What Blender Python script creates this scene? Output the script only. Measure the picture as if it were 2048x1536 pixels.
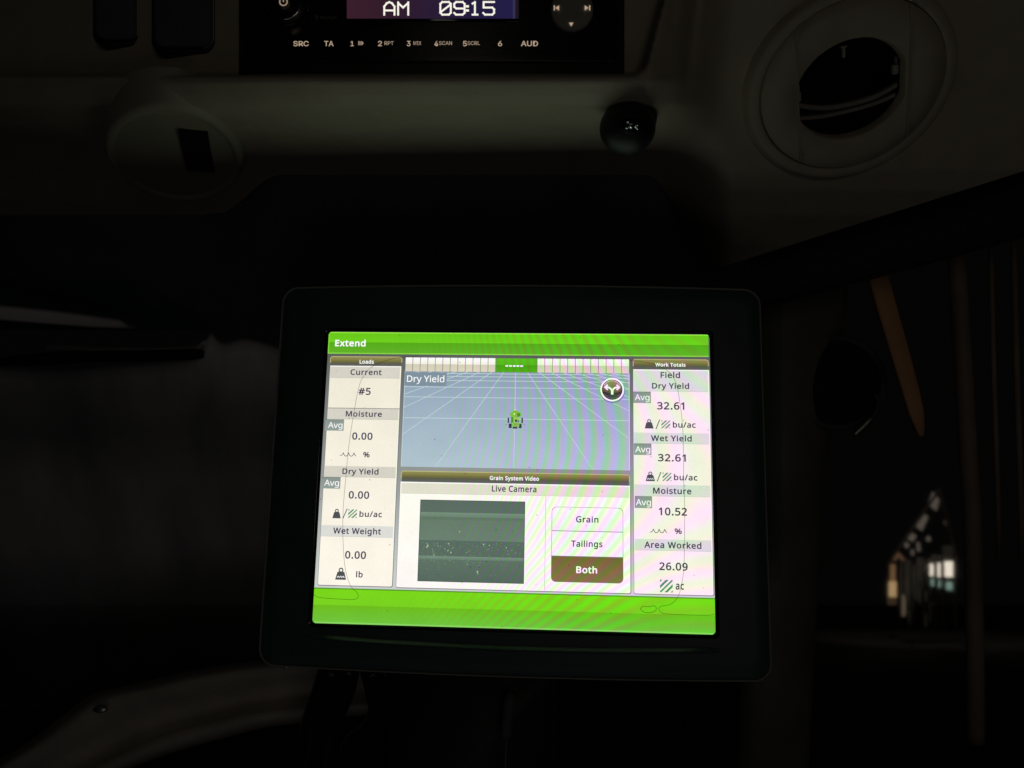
import bpy, bmesh, math, random, os
from mathutils import Matrix, Vector
random.seed(7)
for o in list(bpy.data.objects):
    bpy.data.objects.remove(o)
SC = bpy.context.scene
COL = SC.collection
PI = math.pi

# ------------------------------------------------------------------ camera
PITCH = math.radians(15)                       # the phone is held low and looks up a little
FR = Matrix.Translation((0, 0, 1.4)) @ Matrix.Rotation(PITCH, 4, 'X')   # cab frame: x right, y ahead, z up
cd = bpy.data.cameras.new('camera')
cd.sensor_width = 36
cd.lens = 27.03
cd.clip_start = 0.01
cd.clip_end = 400
cd.dof.use_dof = True
cd.dof.focus_distance = 0.398
cd.dof.aperture_fstop = 13
cam = bpy.data.objects.new('camera', cd)
COL.objects.link(cam)
cam.matrix_world = FR @ Matrix.Rotation(math.radians(90), 4, 'X')
SC.camera = cam

# ------------------------------------------------------------------ light: night sky, two added fill lights
w = bpy.data.worlds.new('World')
SC.world = w
w.use_nodes = True
w.node_tree.nodes['Background'].inputs[0].default_value = (1.0, 0.97, 0.95, 1)
w.node_tree.nodes['Background'].inputs[1].default_value = 0.0013
la = bpy.data.lights.new('bounce_fill', 'AREA')  # added unseen fill behind the camera, stands in for bounced light
la.shape = 'RECTANGLE'
la.size, la.size_y = 0.35, 0.2
la.energy = 0.17
la.color = (1.0, 0.92, 0.76)
lo = bpy.data.objects.new('bounce_fill', la)
COL.objects.link(lo)
lo.matrix_world = FR @ Matrix.Translation((0.20, -0.75, 0.12)) @ Matrix.Rotation(math.radians(88), 4, 'X')

lb = bpy.data.lights.new('low_fill', 'AREA')          # added unseen fill from below, lifts the dark undersides
lb.shape = 'RECTANGLE'
lb.size, lb.size_y = 0.6, 0.4
lb.energy = 0.085
lb.color = (0.96, 0.96, 1.0)
lbo = bpy.data.objects.new('low_fill', lb)
COL.objects.link(lbo)
lbo.matrix_world = FR @ Matrix.Translation((0.0, -0.35, -0.62)) @ Matrix.Rotation(math.radians(140), 4, 'X')

SC.view_settings.view_transform = 'Standard'
SC.view_settings.look = 'None'
SC.view_settings.exposure = 0
SC.view_settings.gamma = 1
SC.view_settings.use_curve_mapping = False
SC.render.engine = 'CYCLES'
SC.cycles.use_denoising = True
SC.cycles.max_bounces = 6
SC.cycles.sample_clamp_indirect = 2.0
GLOW = 1.0                                      # radiance of a full-white screen pixel


# ------------------------------------------------------------------ helpers
def lin(c):
    r = []
    for x in c[:3]:
        x /= 255.0
        r.append(x / 12.92 if x <= 0.04045 else ((x + 0.055) / 1.055) ** 2.4)
    return (r[0], r[1], r[2], 1.0)


def mat(name, col, rough=0.6, metal=0.0, bump=0.0, scale=400.0, var=0.0, spec=0.5, coat=0.0):
    m = bpy.data.materials.new(name)
    m.use_nodes = True
    nt = m.node_tree
    b = nt.nodes['Principled BSDF']
    b.inputs['Base Color'].default_value = (*col, 1)
    b.inputs['Roughness'].default_value = rough
    b.inputs['Metallic'].default_value = metal
    b.inputs['Specular IOR Level'].default_value = spec
    b.inputs['Coat Weight'].default_value = coat
    if bump or var:
        tc = nt.nodes.new('ShaderNodeTexCoord')
        nz = nt.nodes.new('ShaderNodeTexNoise')
        nz.inputs['Scale'].default_value = scale
        nz.inputs['Detail'].default_value = 6
        nt.links.new(tc.outputs['Object'], nz.inputs['Vector'])
        if bump:
            bp = nt.nodes.new('ShaderNodeBump')
            bp.inputs['Strength'].default_value = bump
            bp.inputs['Distance'].default_value = 0.0006
            nt.links.new(nz.outputs['Fac'], bp.inputs['Height'])
            nt.links.new(bp.outputs['Normal'], b.inputs['Normal'])
        if var:
            n2 = nt.nodes.new('ShaderNodeTexNoise')
            n2.inputs['Scale'].default_value = scale * 0.06
            n2.inputs['Detail'].default_value = 8
            nt.links.new(tc.outputs['Object'], n2.inputs['Vector'])
            mr = nt.nodes.new('ShaderNodeMapRange')
            mr.inputs['From Min'].default_value = 0.3
            mr.inputs['From Max'].default_value = 0.7
            mr.inputs['To Min'].default_value = 1 - var
            mr.inputs['To Max'].default_value = 1 + var
            nt.links.new(n2.outputs['Fac'], mr.inputs['Value'])
            mx = nt.nodes.new('ShaderNodeVectorMath')
            mx.operation = 'SCALE'
            mx.inputs[0].default_value = col
            nt.links.new(mr.outputs['Result'], mx.inputs['Scale'])
            nt.links.new(mx.outputs['Vector'], b.inputs['Base Color'])
    return m


def emit(name, col, strength=1.0):
    m = bpy.data.materials.new(name)
    m.use_nodes = True
    nt = m.node_tree
    nt.nodes.clear()
    e = nt.nodes.new('ShaderNodeEmission')
    e.inputs[0].default_value = col
    e.inputs[1].default_value = strength
    out = nt.nodes.new('ShaderNodeOutputMaterial')
    nt.links.new(e.outputs[0], out.inputs[0])
    return m


def mesh_obj(name, verts, faces, m, parent=None, smooth=False, cols=None, label=None):
    me = bpy.data.meshes.new(name)
    me.from_pydata([tuple(v) for v in verts], [], faces)
    if cols:
        a = me.color_attributes.new('Col', 'FLOAT_COLOR', 'POINT')
        for i, c in enumerate(cols):
            a.data[i].color = c
    me.materials.append(m)
    if smooth:
        me.polygons.foreach_set('use_smooth', [True] * len(me.polygons))
    me.update()
    o = bpy.data.objects.new(name, me)
    COL.objects.link(o)
    if parent:
        o.parent = parent
    if label:
        o['label'] = label
    return o


def fix(o):
    bm = bmesh.new()
    bm.from_mesh(o.data)
    bmesh.ops.recalc_face_normals(bm, faces=bm.faces)
    bm.to_mesh(o.data)
    bm.free()
    return o


def tag(o, label=None, cat=None, group=None, kind=None):
    for k, v in (('label', label), ('category', cat), ('group', group), ('kind', kind)):
        if v:
            o[k] = v
    return o


def thing(name, origin, label, cat, group=None, basis=None):
    o = bpy.data.objects.new(name, None)
    o.empty_display_size = 0.02
    COL.objects.link(o)
    o.matrix_world = FR @ Matrix.Translation(origin) @ (basis.to_4x4() if basis else Matrix.Identity(4))
    return tag(o, label, cat, group)


def at(x, y, d):
    """point of the cab at distance d ahead, seen x right / y below the middle of the view (2048 x 1536 units)"""
    return Vector(((x - 1024) / 1538.0 * d, d, -(y - 768) / 1538.0 * d))


class Geo:
    def __init__(s):
        s.v, s.f = [], []

    def add(s, vs, fs):
        b = len(s.v)
        s.v += [Vector(p) for p in vs]
        s.f += [tuple(i + b for i in f) for f in fs]
        return s

    def box(s, lo, hi):
        (a, b, c), (d, e, f) = lo, hi
        return s.add([(a, b, c), (d, b, c), (d, e, c), (a, e, c), (a, b, f), (d, b, f), (d, e, f), (a, e, f)],
                     [(0, 3, 2, 1), (4, 5, 6, 7), (0, 1, 5, 4), (1, 2, 6, 5), (2, 3, 7, 6), (3, 0, 4, 7)])

    def loft(s, loops, cap0=False, cap1=False, closed=True):
        n = len(loops[0])
        vs = [p for l in loops for p in l]
        fs = []
        for k in range(len(loops) - 1):
            for i in range(n if closed else n - 1):
                j = (i + 1) % n
                fs.append((k * n + i, k * n + j, (k + 1) * n + j, (k + 1) * n + i))
        if cap0:
            fs.append(tuple(range(n))[::-1])
        if cap1:
            fs.append(tuple((len(loops) - 1) * n + i for i in range(n)))
        return s.add(vs, fs)

    def tube(s, pts, r, n=10):
        pts = [Vector(p) for p in pts]
        rr = r if isinstance(r, (list, tuple)) else [r] * len(pts)
        loops, up = [], None
        for i, p in enumerate(pts):
            t = (pts[min(i + 1, len(pts) - 1)] - pts[max(i - 1, 0)]).normalized()
            if up is None:
                up = t.orthogonal().normalized()
            up = (up - t * up.dot(t)).normalized()
            sd = t.cross(up)
            loops.append([p + (up * math.cos(2 * PI * k / n) + sd * math.sin(2 * PI * k / n)) * rr[i] for k in range(n)])
        return s.loft(loops, True, True)

    def build(s, name, m, parent=None, smooth=False, off=None, label=None):
        vs = s.v if off is None else [p - Vector(off) for p in s.v]
        return fix(mesh_obj(name, vs, s.f, m, parent, smooth, label=label))


def spline(pts, n=8):
    P = [Vector(p) for p in pts]
    out = []
    for i in range(len(P) - 1):
        a, b, c, d = P[max(i - 1, 0)], P[i], P[i + 1], P[min(i + 2, len(P) - 1)]
        for k in range(n):
            t = k / n
            out.append(0.5 * ((2 * b) + (c - a) * t + (2 * a - 5 * b + 4 * c - d) * t * t + (3 * b - a - 3 * c + d) * t ** 3))
    out.append(P[-1])
    return out


def sstep(a, b, x):
    t = max(0.0, min(1.0, (x - a) / (b - a)))
    return t * t * (3 - 2 * t)


def interp(tab, x):
    if x <= tab[0][0]:
        return tab[0][1]
    for (a, b), (c, d) in zip(tab, tab[1:]):
        if x <= c:
            return b + (d - b) * (x - a) / (c - a)
    return tab[-1][1]


def rrect(x0, y0, x1, y1, r, bow=0.0, n=10, e=12):
    """closed loop of a rounded rectangle, the two long sides bowed outwards"""
    pts = []

    def edge(ax, ay, bx, by):
        for i in range(e):
            t = i / e
            pts.append((ax + (bx - ax) * t, ay + (by - ay) * t))

    def corner(cx, cy, a0):
        for i in range(n):
            a = a0 + PI / 2 * i / n
            pts.append((cx + r * math.cos(a), cy + r * math.sin(a)))
    edge(x0 + r, y0, x1 - r, y0); corner(x1 - r, y0 + r, -PI / 2)
    edge(x1, y0 + r, x1, y1 - r); corner(x1 - r, y1 - r, 0)
    edge(x1 - r, y1, x0 + r, y1); corner(x0 + r, y1 - r, PI / 2)
    edge(x0, y1 - r, x0, y0 + r); corner(x0 + r, y0 + r, PI)
    if bow:
        cx, cy, hw, hh = (x0 + x1) / 2, (y0 + y1) / 2, (x1 - x0) / 2, (y1 - y0) / 2
        pts = [(x, y + math.copysign(bow * max(0, 1 - ((x - cx) / hw) ** 2) * min(1, abs(y - cy) / hh) ** 6, y - cy)) for x, y in pts]
    return pts


# fonts that ship with Blender (its default face if they are not there)
def load_font(*names):
    for nme in names:
        try:
            return bpy.data.fonts.load(os.path.join(bpy.utils.system_resource('DATAFILES', path='fonts'), nme))
        except Exception:
            pass
    return None


UI_FONT = load_font('NotoSansMath-Regular.woff2', 'NotoSansHebrew-Regular.woff2')
PANEL_FONT = load_font('Inter.woff2')
_caps = {}


def text_mesh(body, font, weight, spacing=1.0):
    c = bpy.data.curves.new('text', 'FONT')
    c.body = body
    if font:
        c.font = font
    c.space_character = spacing
    c.resolution_u = 4
    o = bpy.data.objects.new('text', c)
    COL.objects.link(o)
    bpy.context.view_layer.update()
    ev = o.evaluated_get(bpy.context.evaluated_depsgraph_get())
    me = ev.to_mesh()
    vs = [v.co.copy() for v in me.vertices]
    fs = [tuple(p.vertices) for p in me.polygons]
    ev.to_mesh_clear()
    bpy.data.objects.remove(o)
    bpy.data.curves.remove(c)
    return vs, fs


def fit_text(body, x0, x1, base, cap, font, weight=0.012, ref='H', spacing=1.0):
    """text as (points, faces): from x0 to x1, baseline 0, the height of letter ref = cap"""
    key = (font.name if font else '', weight, ref)
    if key not in _caps:
        vs, _ = text_mesh(ref, font, weight)
        _caps[key] = max(v.y for v in vs)
    vs, fs = text_mesh(body, font, weight, spacing)
    a, b = min(v.x for v in vs), max(v.x for v in vs)
    sx, sy = (x1 - x0) / (b - a + 2 * weight), cap / (_caps[key] + 2 * weight)
    pts, faces = [], []
    # heavier strokes: a few copies shifted round a small circle, each a hair in front of the last
    shifts = [(weight * math.cos(PI / 4 * i), weight * math.sin(PI / 4 * i)) for i in range(8)] if weight else [(0, 0)]
    for k, (ox, oy) in enumerate(shifts):
        n0 = len(pts)
        pts += [((v.x - a + weight + ox) * sx + x0, (v.y + weight + oy) * sy, k * 1.5e-6) for v in vs]
        faces += [tuple(i + n0 for i in f) for f in fs]
    return pts, faces


# ------------------------------------------------------------------ materials
M_beige = mat('beige_plastic', (0.47, 0.41, 0.315), 0.62, bump=0.18, scale=1100, var=0.07)
M_beige_in = mat('beige_plastic_inner', (0.40, 0.36, 0.28), 0.6)
M_black = mat('black_plastic', (0.012, 0.013, 0.015), 0.5, bump=0.3, scale=1200)
M_bezel = mat('bezel_black', (0.044, 0.070, 0.078), 0.45, bump=0.25, scale=1500, var=0.15)
M_rim = mat('rim_grey', (0.30, 0.30, 0.27), 0.5)
M_gloss = mat('gloss_black', (0.008, 0.009, 0.009), 0.12)
M_deep = mat('deep_black', (0.004, 0.004, 0.005), 0.8)
M_rubber = mat('rubber_black', (0.085, 0.092, 0.104), 0.75, var=0.2, scale=300)
M_chrome = mat('chrome', (0.8, 0.8, 0.76), 0.16, metal=1.0)
M_radio = mat('radio_black', (0.008, 0.008, 0.010), 0.35, bump=0.15, scale=1500)
M_pad = mat('pad_grey', (0.36, 0.34, 0.30), 0.6, bump=0.2, scale=1500)
M_clip = mat('clip_grey', (0.42, 0.40, 0.35), 0.5)
M_vane = mat('vane_grey', (0.26, 0.245, 0.215), 0.6)
M_tray = mat('brown_trim', (0.52, 0.455, 0.40), 0.42, bump=0.3, scale=500, var=0.15)
M_orange = mat('orange_paint', (0.95, 0.50, 0.26), 0.6, var=0.2, scale=300)
M_brown = mat('brown_paint', (0.36, 0.27, 0.21), 0.6, var=0.25, scale=300)
M_post = mat('dark_post', (0.19, 0.175, 0.155), 0.6, var=0.25, scale=300)
M_shed = mat('shed_grey', (0.40, 0.38, 0.34), 0.8, var=0.35, scale=8)
M_wood = mat('dark_timber', (0.06, 0.045, 0.035), 0.8, var=0.3, scale=8)
M_ground = mat('ground_soil', (0.07, 0.065, 0.055), 0.9, bump=0.5, scale=3, var=0.3)

# screen pixels: colour stored per point, tinted by the fine colour fringes of the panel
M_px = bpy.data.materials.new('screen_pixels')
M_px.use_nodes = True
nt = M_px.node_tree
nt.nodes.clear()
N = nt.nodes.new
Lk = nt.links.new


def math_node(op, a, b=None, c=None):
    n = N('ShaderNodeMath')
    n.operation = op
    for i, x in enumerate((a, b, c)):
        if x is None:
            continue
        if isinstance(x, (int, float)):
            n.inputs[i].default_value = x
        else:
            Lk(x, n.inputs[i])
    return n.outputs[0]


tc = N('ShaderNodeTexCoord')
sp = N('ShaderNodeSeparateXYZ')
Lk(tc.outputs['Object'], sp.inputs[0])
PXS = 1024 / 0.211
ux = math_node('MULTIPLY_ADD', sp.outputs['X'], PXS, 512)      # column of the panel
uy = math_node('MULTIPLY_ADD', sp.outputs['Y'], -PXS, 384)     # row of the panel
big = N('ShaderNodeTexNoise')
big.inputs['Scale'].default_value = 22
big.inputs['Detail'].default_value = 2
Lk(tc.outputs['Object'], big.inputs['Vector'])
dx = math_node('SUBTRACT', ux, 1110)
dy = math_node('SUBTRACT', uy, 335)
dx2 = math_node('SUBTRACT', ux, 915)
K = 4.5e-4
q = math_node('SUBTRACT', math_node('MULTIPLY', dy, dy), math_node('MULTIPLY', dx, dx))
q = math_node('MULTIPLY', q, K / 2)
q = math_node('ADD', q, math_node('MULTIPLY', math_node('MULTIPLY', dx2, dy), -0.3 * K))
phase = math_node('ADD', q, math_node('MULTIPLY', big.outputs['Fac'], 5.0))
mr = N('ShaderNodeMapRange')
mr.interpolation_type = 'SMOOTHSTEP'
mr.inputs['From Min'].default_value = 150
mr.inputs['From Max'].default_value = 720
mr.inputs['To Min'].default_value = 0.015
mr.inputs['To Max'].default_value = 0.30
Lk(ux, mr.inputs['Value'])
mr2 = N('ShaderNodeMapRange')
mr2.interpolation_type = 'SMOOTHSTEP'
mr2.inputs['From Min'].default_value = 790
mr2.inputs['From Max'].default_value = 850
mr2.inputs['To Min'].default_value = 1.0
mr2.inputs['To Max'].default_value = 0.42
Lk(ux, mr2.inputs['Value'])
amp = math_node('MULTIPLY', mr.outputs['Result'], mr2.outputs['Result'])
grain = N('ShaderNodeTexNoise')
grain.inputs['Scale'].default_value = 2600
grain.inputs['Detail'].default_value = 1
Lk(tc.outputs['Object'], grain.inputs['Vector'])
blot = N('ShaderNodeTexNoise')
blot.inputs['Scale'].default_value = 60
blot.inputs['Detail'].default_value = 5
Lk(tc.outputs['Object'], blot.inputs['Vector'])
gsum = math_node('ADD', math_node('MULTIPLY_ADD', grain.outputs['Fac'], 0.30, -0.15),
                 math_node('MULTIPLY_ADD', blot.outputs['Fac'], 0.16, -0.08))
# scattered dust specks on the panel
vor = N('ShaderNodeTexVoronoi')
vor.inputs['Scale'].default_value = 230
Lk(tc.outputs['Object'], vor.inputs['Vector'])
vs_ = N('ShaderNodeSeparateXYZ')
Lk(vor.outputs['Color'], vs_.inputs[0])
speck = math_node('MULTIPLY', math_node('LESS_THAN', vor.outputs['Distance'], 0.10), math_node('GREATER_THAN', vs_.outputs['X'], 0.86))
gsum = math_node('SUBTRACT', gsum, math_node('MULTIPLY', speck, 0.35))
comb = N('ShaderNodeCombineXYZ')
for i, (ph, sc_) in enumerate(((0.0, 0.75), (2.9, 0.55), (-0.5, 1.15))):
    s_ = math_node('SINE', math_node('ADD', phase, ph))
    v_ = math_node('MULTIPLY_ADD', math_node('MULTIPLY', s_, amp), sc_, 1.0)
    Lk(math_node('ADD', v_, gsum), comb.inputs[i])
ca = N('ShaderNodeVertexColor')
ca.layer_name = 'Col'
vm = N('ShaderNodeVectorMath')
vm.operation = 'MULTIPLY'
Lk(ca.outputs['Color'], vm.inputs[0])
Lk(comb.outputs[0], vm.inputs[1])
em = N('ShaderNodeEmission')
em.inputs[1].default_value = GLOW
Lk(vm.outputs[0], em.inputs[0])
out = N('ShaderNodeOutputMaterial')
Lk(em.outputs[0], out.inputs[0])

# thin outline where a reflection ends, painted in by dimming what is under it
M_line = bpy.data.materials.new('reflection_dim')
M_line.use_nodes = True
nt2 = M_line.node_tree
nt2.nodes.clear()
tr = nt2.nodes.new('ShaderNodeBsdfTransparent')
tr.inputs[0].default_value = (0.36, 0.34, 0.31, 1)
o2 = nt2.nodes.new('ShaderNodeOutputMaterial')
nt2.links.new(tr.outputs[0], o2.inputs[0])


# ------------------------------------------------------------------ the cab: roof lining with radio pocket
LIP = [(-260, .343), (140, .343), (160, .3432), (168, .3445), (178, .347), (190, .350), (210, .3565), (250, .386),
       (300, .434), (350, .480), (400, .52), (470, .59), (560, .68)]
RIGHT = [(-260, .3505), (-30, .3755), (340, .4230), (380, .4315), (430, .449), (490, .480), (560, .525)]


def lining_depth(u, v):
    a = interp(LIP, v) + (0.062 * ((640 - max(u, -120)) / 640.0) ** 2 if u < 640 else 0)
    b = interp(RIGHT, v)
    # pocket of the radio
    edge_u = 1288 + (150 - v) * 0.27
    dxp, dyp = edge_u - u, 153 - v
    if dxp < 30 and dyp < 30:
        dist = 30 - math.hypot(30 - dxp, 30 - dyp)
    else:
        dist = min(dxp, dyp)
    a += 0.018 * sstep(-2, 9, dist)
    # rib to the right of the pocket, then the crease and the side panel
    crease = 1383 - v * 0.12
    k = sstep(crease - 70, crease + 90, u) if v < 260 else sstep(1290, 1470, u)
    k2 = sstep(1290, 1470, u)
    t = sstep(150, 300, v)
    kk = k * (1 - t) + k2 * t
    d = a * (1 - kk) + b * kk
    d += 0.004 * math.exp(-((u - crease - 10) / 9.0) ** 2) * (1 - sstep(90, 230, v))
    d -= 0.003 * math.exp(-((u - crease + 16) / 14.0) ** 2) * (1 - sstep(90, 230, v))
    return d


def lining_end(u):
    a = 430 - 80 * sstep(430, 560, u)
    b = max(548 - (u - 1400) * 0.318, 200)
    return a + (b - a) * sstep(1290, 1450, u)


us = [-620 + i * 6 for i in range(560)]
NV = 190
vs, fs = [], []
for u in us:
    e = lining_end(u)
    for j in range(NV):
        v = -480 + (178 + 480) * (j / 140) if j <= 140 else 178 + (e - 178) * (j - 140) / (NV - 1 - 140)
        vs.append(at(u, v, lining_depth(u, v)))
for i in range(len(us) - 1):
    for j in range(NV - 1):
        a = i * NV + j
        jj = j + .5
        vj = -480 + 658 * jj / 140 if jj <= 140 else 178 + (lining_end(us[i]) - 178) * (jj - 140) / (NV - 1 - 140)
        if math.hypot((us[i] + 3 - 1700) / 160, (vj - 165) / 148) < 1:      # opening behind the big vent
            continue
        fs.append((a, a + 1, a + NV + 1, a + NV))
roof = tag(mesh_obj('overhead_console', vs, fs, M_beige, smooth=True),
           'beige moulded overhead console around the radio, with lower lip', 'console')
roof.matrix_world = FR

# dark trim under the console, up to the windshield
g = Geo()
rows = []
for k in range(9):
    t = k / 8
    row = []
    for u in range(-400, 1501, 50):
        y0 = (lining_end(u) - 14)
        y1 = 660 if u < 500 else 640
        d0 = lining_depth(u, lining_end(u) - 6) + 0.004
        row.append(at(u, y0 + (max(y1, y0 + 30) - y0) * t, d0 + (max(0.60, d0 + .06) - d0) * t ** 1.3))
    rows.append(row)
g.loft(rows, closed=False)
tr_ = g.build('header_trim', M_rubber, smooth=True)
tr_.matrix_world = FR
tag(tr_, 'black trim under the beige console, above the windshield', 'trim')

# black roof rail over the side window, as a long padded bar
g = Geo()
ptsA = [at(1330, 590, .60), at(1480, 560, .57), at(1700, 503, .55), at(1900, 448, .54), at(2048, 405, .53), at(2300, 330, .52)]
loops = []
for i, p in enumerate(spline(ptsA, 6)):
    L = []
    for a in range(16):
        an = 2 * PI * a / 16
        L.append(p + Vector((0, 0.020 * math.cos(an), 0.024 * math.copysign(abs(math.sin(an)) ** .6, math.sin(an)))))
    loops.append(L)
g.loft(loops, True, True)
rl = g.build('roof_rail', mat('seal_black', (.03, .033, .042), .8), smooth=True)
rl.matrix_world = FR
tag(rl, 'thick black padded rail slanting above the side window', 'rail')


# ------------------------------------------------------------------ air vents
def disc_frame(cx, cy, top, bot, dt, db):
    """centre, basis (x across, y down the face, z towards the viewer) and scales for a dial leaning with the panel"""
    p, q_ = at(cx, top, dt), at(cx, bot, db)
    dn = (q_ - p)
    c = (p + q_) / 2
    x = Vector((1, 0, 0))
    y = dn.normalized()
    x = (x - y * x.dot(y)).normalized()
    z = y.cross(x) * -1
    if z.y > 0:
        z = -z
    return c, Matrix((x, y, z)).transposed(), dn.length / (bot - top), c.y / 1538.0


def ring(rx, ry, z, sx, sy, n=96, ox=0, oy=0, clip=None):
    L = []
    for i in range(n):
        a = 2 * PI * i / n
        x, y = rx * math.cos(a), ry * math.sin(a)
        if clip:
            x = max(-clip, min(clip, x))
        L.append(((x + ox) * sx, (y + oy) * sy, z))
    return L


c, B, sy, sx = disc_frame(1702, 0, -30, 350, .372, .421)
vent = thing('air_vent', c, 'large beige round air vent with open dark mouth, right of the radio', 'air vent', basis=B)
ov = 0   # offsets are from the dial centre (1702, 160)
g = Geo().loft([ring(212, 196, -.006, sx, sy), ring(204, 189, .0005, sx, sy), ring(200, 186, .0016, sx, sy), ring(186, 173, .0022, sx, sy), ring(181.5, 168.5, .0018, sx, sy), ring(181, 168, -.002, sx, sy)])
g.build('collar', M_beige, vent, True)
g = Geo().loft([ring(179.5, 166.5, -.002, sx, sy), ring(179, 166, .0016, sx, sy), ring(150, 140, .0026, sx, sy),
                ring(112, 100, .0030, sx, sy, ox=-2, oy=5, clip=104), ring(110, 98, .0024, sx, sy, ox=-2, oy=5, clip=103),
                ring(108, 96, -.004, sx, sy, ox=-2, oy=5, clip=102)])
g.build('face', M_beige, vent, True)
for s_ in (-1, 1):
    g = Geo().box(((s_ * 107 - 1.2) * sx, -132 * sy, .0020), ((s_ * 107 + 1.2) * sx, 128 * sy, .0034))
    g.build('seam', M_beige_in, vent)
g = Geo().loft([ring(110, 98, -.0035, sx, sy, ox=-2, oy=5, clip=102), ring(104, 92, -.045, sx, sy, ox=-2, oy=5, clip=100)], cap1=True)
g.build('throat', M_deep, vent, True)


def vane(pts, th, z, dep):
    g = Geo()
    P = spline([(x, y + .085 * x, 0) for x, y in pts], 8)
    loops = []
    for p in P:
        loops.append([(p.x * sx, (p.y - th) * sy, z), (p.x * sx, (p.y + th) * sy, z), (p.x * sx, (p.y + th) * sy, z - dep), (p.x * sx, (p.y - th) * sy, z - dep)])
    g.loft(loops, True, True)
    return g


vane([(-103, 26), (-70, 37), (-30, 43), (20, 40), (60, 32), (97, 16)], 4.6, -.004, .003).build('vane', M_vane, vent)
vane([(-104, 54), (-70, 57), (-35, 57), (20, 52), (60, 45), (92, 35)], 3.6, -.003, .003).build('vane', M_vane, vent)
for ox, oy in ((-97, 0), (95, -10)):
    g = Geo().box(((ox - 5) * sx, (oy - 5) * sy, -.008), ((ox + 5) * sx, (oy + 13) * sy, -.005))
    g.box(((ox + 1) * sx, (oy - 20) * sy, -.008), ((ox + 4) * sx, (oy - 5) * sy, -.006))
    g.build('clip', M_clip, vent)
g = Geo().box((-10 * sx, -76 * sy, -.009), (1 * sx, -72 * sy, -.006)).box((-6 * sx, -72 * sy, -.009), (-1 * sx, -52 * sy, -.007))
g.build('pin', M_clip, vent)

c, B, sy, sx = disc_frame(352, 0, 215, 400, .3655, .5195)
lv = thing('air_vent', c, 'small closed round air vent with one slanted black slot, under the console at left', 'air vent', basis=B)
g = Geo().loft([ring(132, 101, -.016, sx, sy), ring(126, 96, -.001, sx, sy), ring(120, 91, .0010, sx, sy), ring(111, 85, .0006, sx, sy), ring(108, 82, -.001, sx, sy)])
g.build('collar', M_beige_in, lv, True)
g = Geo().loft([ring(108, 82, -.001, sx, sy), ring(60, 50, .0005, sx, sy), ring(1, 1, .001, sx, sy)], cap1=True)
g.build('face', M_beige_in, lv, True)
g = Geo()
slot = [(4, -62), (52, -62), (72, 6), (20, 8)]
g.loft([[(x * sx, y * sy, -.001) for x, y in slot], [(x * sx, y * sy, .0022) for x, y in slot]], True, True)
g.build('slot', M_deep, lv)

# ------------------------------------------------------------------ reading lamp ball under the lip
c = at(1255, 256, .362)
rl_ = thing('reading_lamp', c, 'small round black lamp with a clear lens, under the console lip right of the radio', 'lamp')
g = Geo()
loops = []
R_ = 0.0131
for k in range(1, 18):
    a = PI * k / 18
    loops.append([(R_ * math.sin(a) * math.cos(2 * PI * i / 40), R_ * math.sin(a) * math.sin(2 * PI * i / 40) * 1.0, R_ * 0.93 * math.cos(a)) for i in range(40)])
g.loft(loops, True, True)
g.build('housing', M_black, rl_, True)
g = Geo()
g.tube([(0.001, 0.003, .002), (0.004, .010, .009), (.006, .016, .013)], [.0122, .0118, .0112], 24)
g.build('neck', M_black, rl_, True)
# lens: faceted reflector cup in the lower front of the ball
dirv = Vector((-0.03, -0.96, -0.22)).normalized()
ax = Vector((1, 0, 0))
ay = dirv.cross(ax).normalized()
g = Geo()
loops = []
for r_, dz in ((.0050, .0129), (.0046, .0134)):
    loops.append([dirv * dz + (ax * math.cos(2 * PI * i / 32) * r_ + ay * math.sin(2 * PI * i / 32) * r_ * .72) for i in range(32)])
g.loft(loops, True, True)
g.build('lens_ring', M_gloss, rl_, True)
g = Geo()
random.seed(3)
for k in range(26):
    a, rr = random.uniform(0, 2 * PI), .0040 * math.sqrt(random.random())
    p = dirv * .0136 + ax * math.cos(a) * rr + ay * math.sin(a) * rr * .68
    n_ = (dirv + Vector((random.uniform(-.7, .7), random.uniform(-.2, .2), random.uniform(-.7, .7)))).normalized()
    if k % 3 == 0:
        n_ = Vector((-.30 + random.uniform(-.12, .12), -.45, -.85 + random.uniform(-.12, .12))).normalized()
    t1 = n_.orthogonal().normalized()
    t2 = n_.cross(t1)
    s_ = random.uniform(.0004, .0008)
    g.add([p + t1 * s_, p + t2 * s_, p - t1 * s_, p - t2 * s_, p - n_ * s_], [(0, 1, 2, 3), (0, 4, 1), (1, 4, 2), (2, 4, 3), (3, 4, 0)])
g.build('lens', mat('lens_facets', (.75, .8, .8), 0.08, metal=1.0), rl_)

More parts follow.
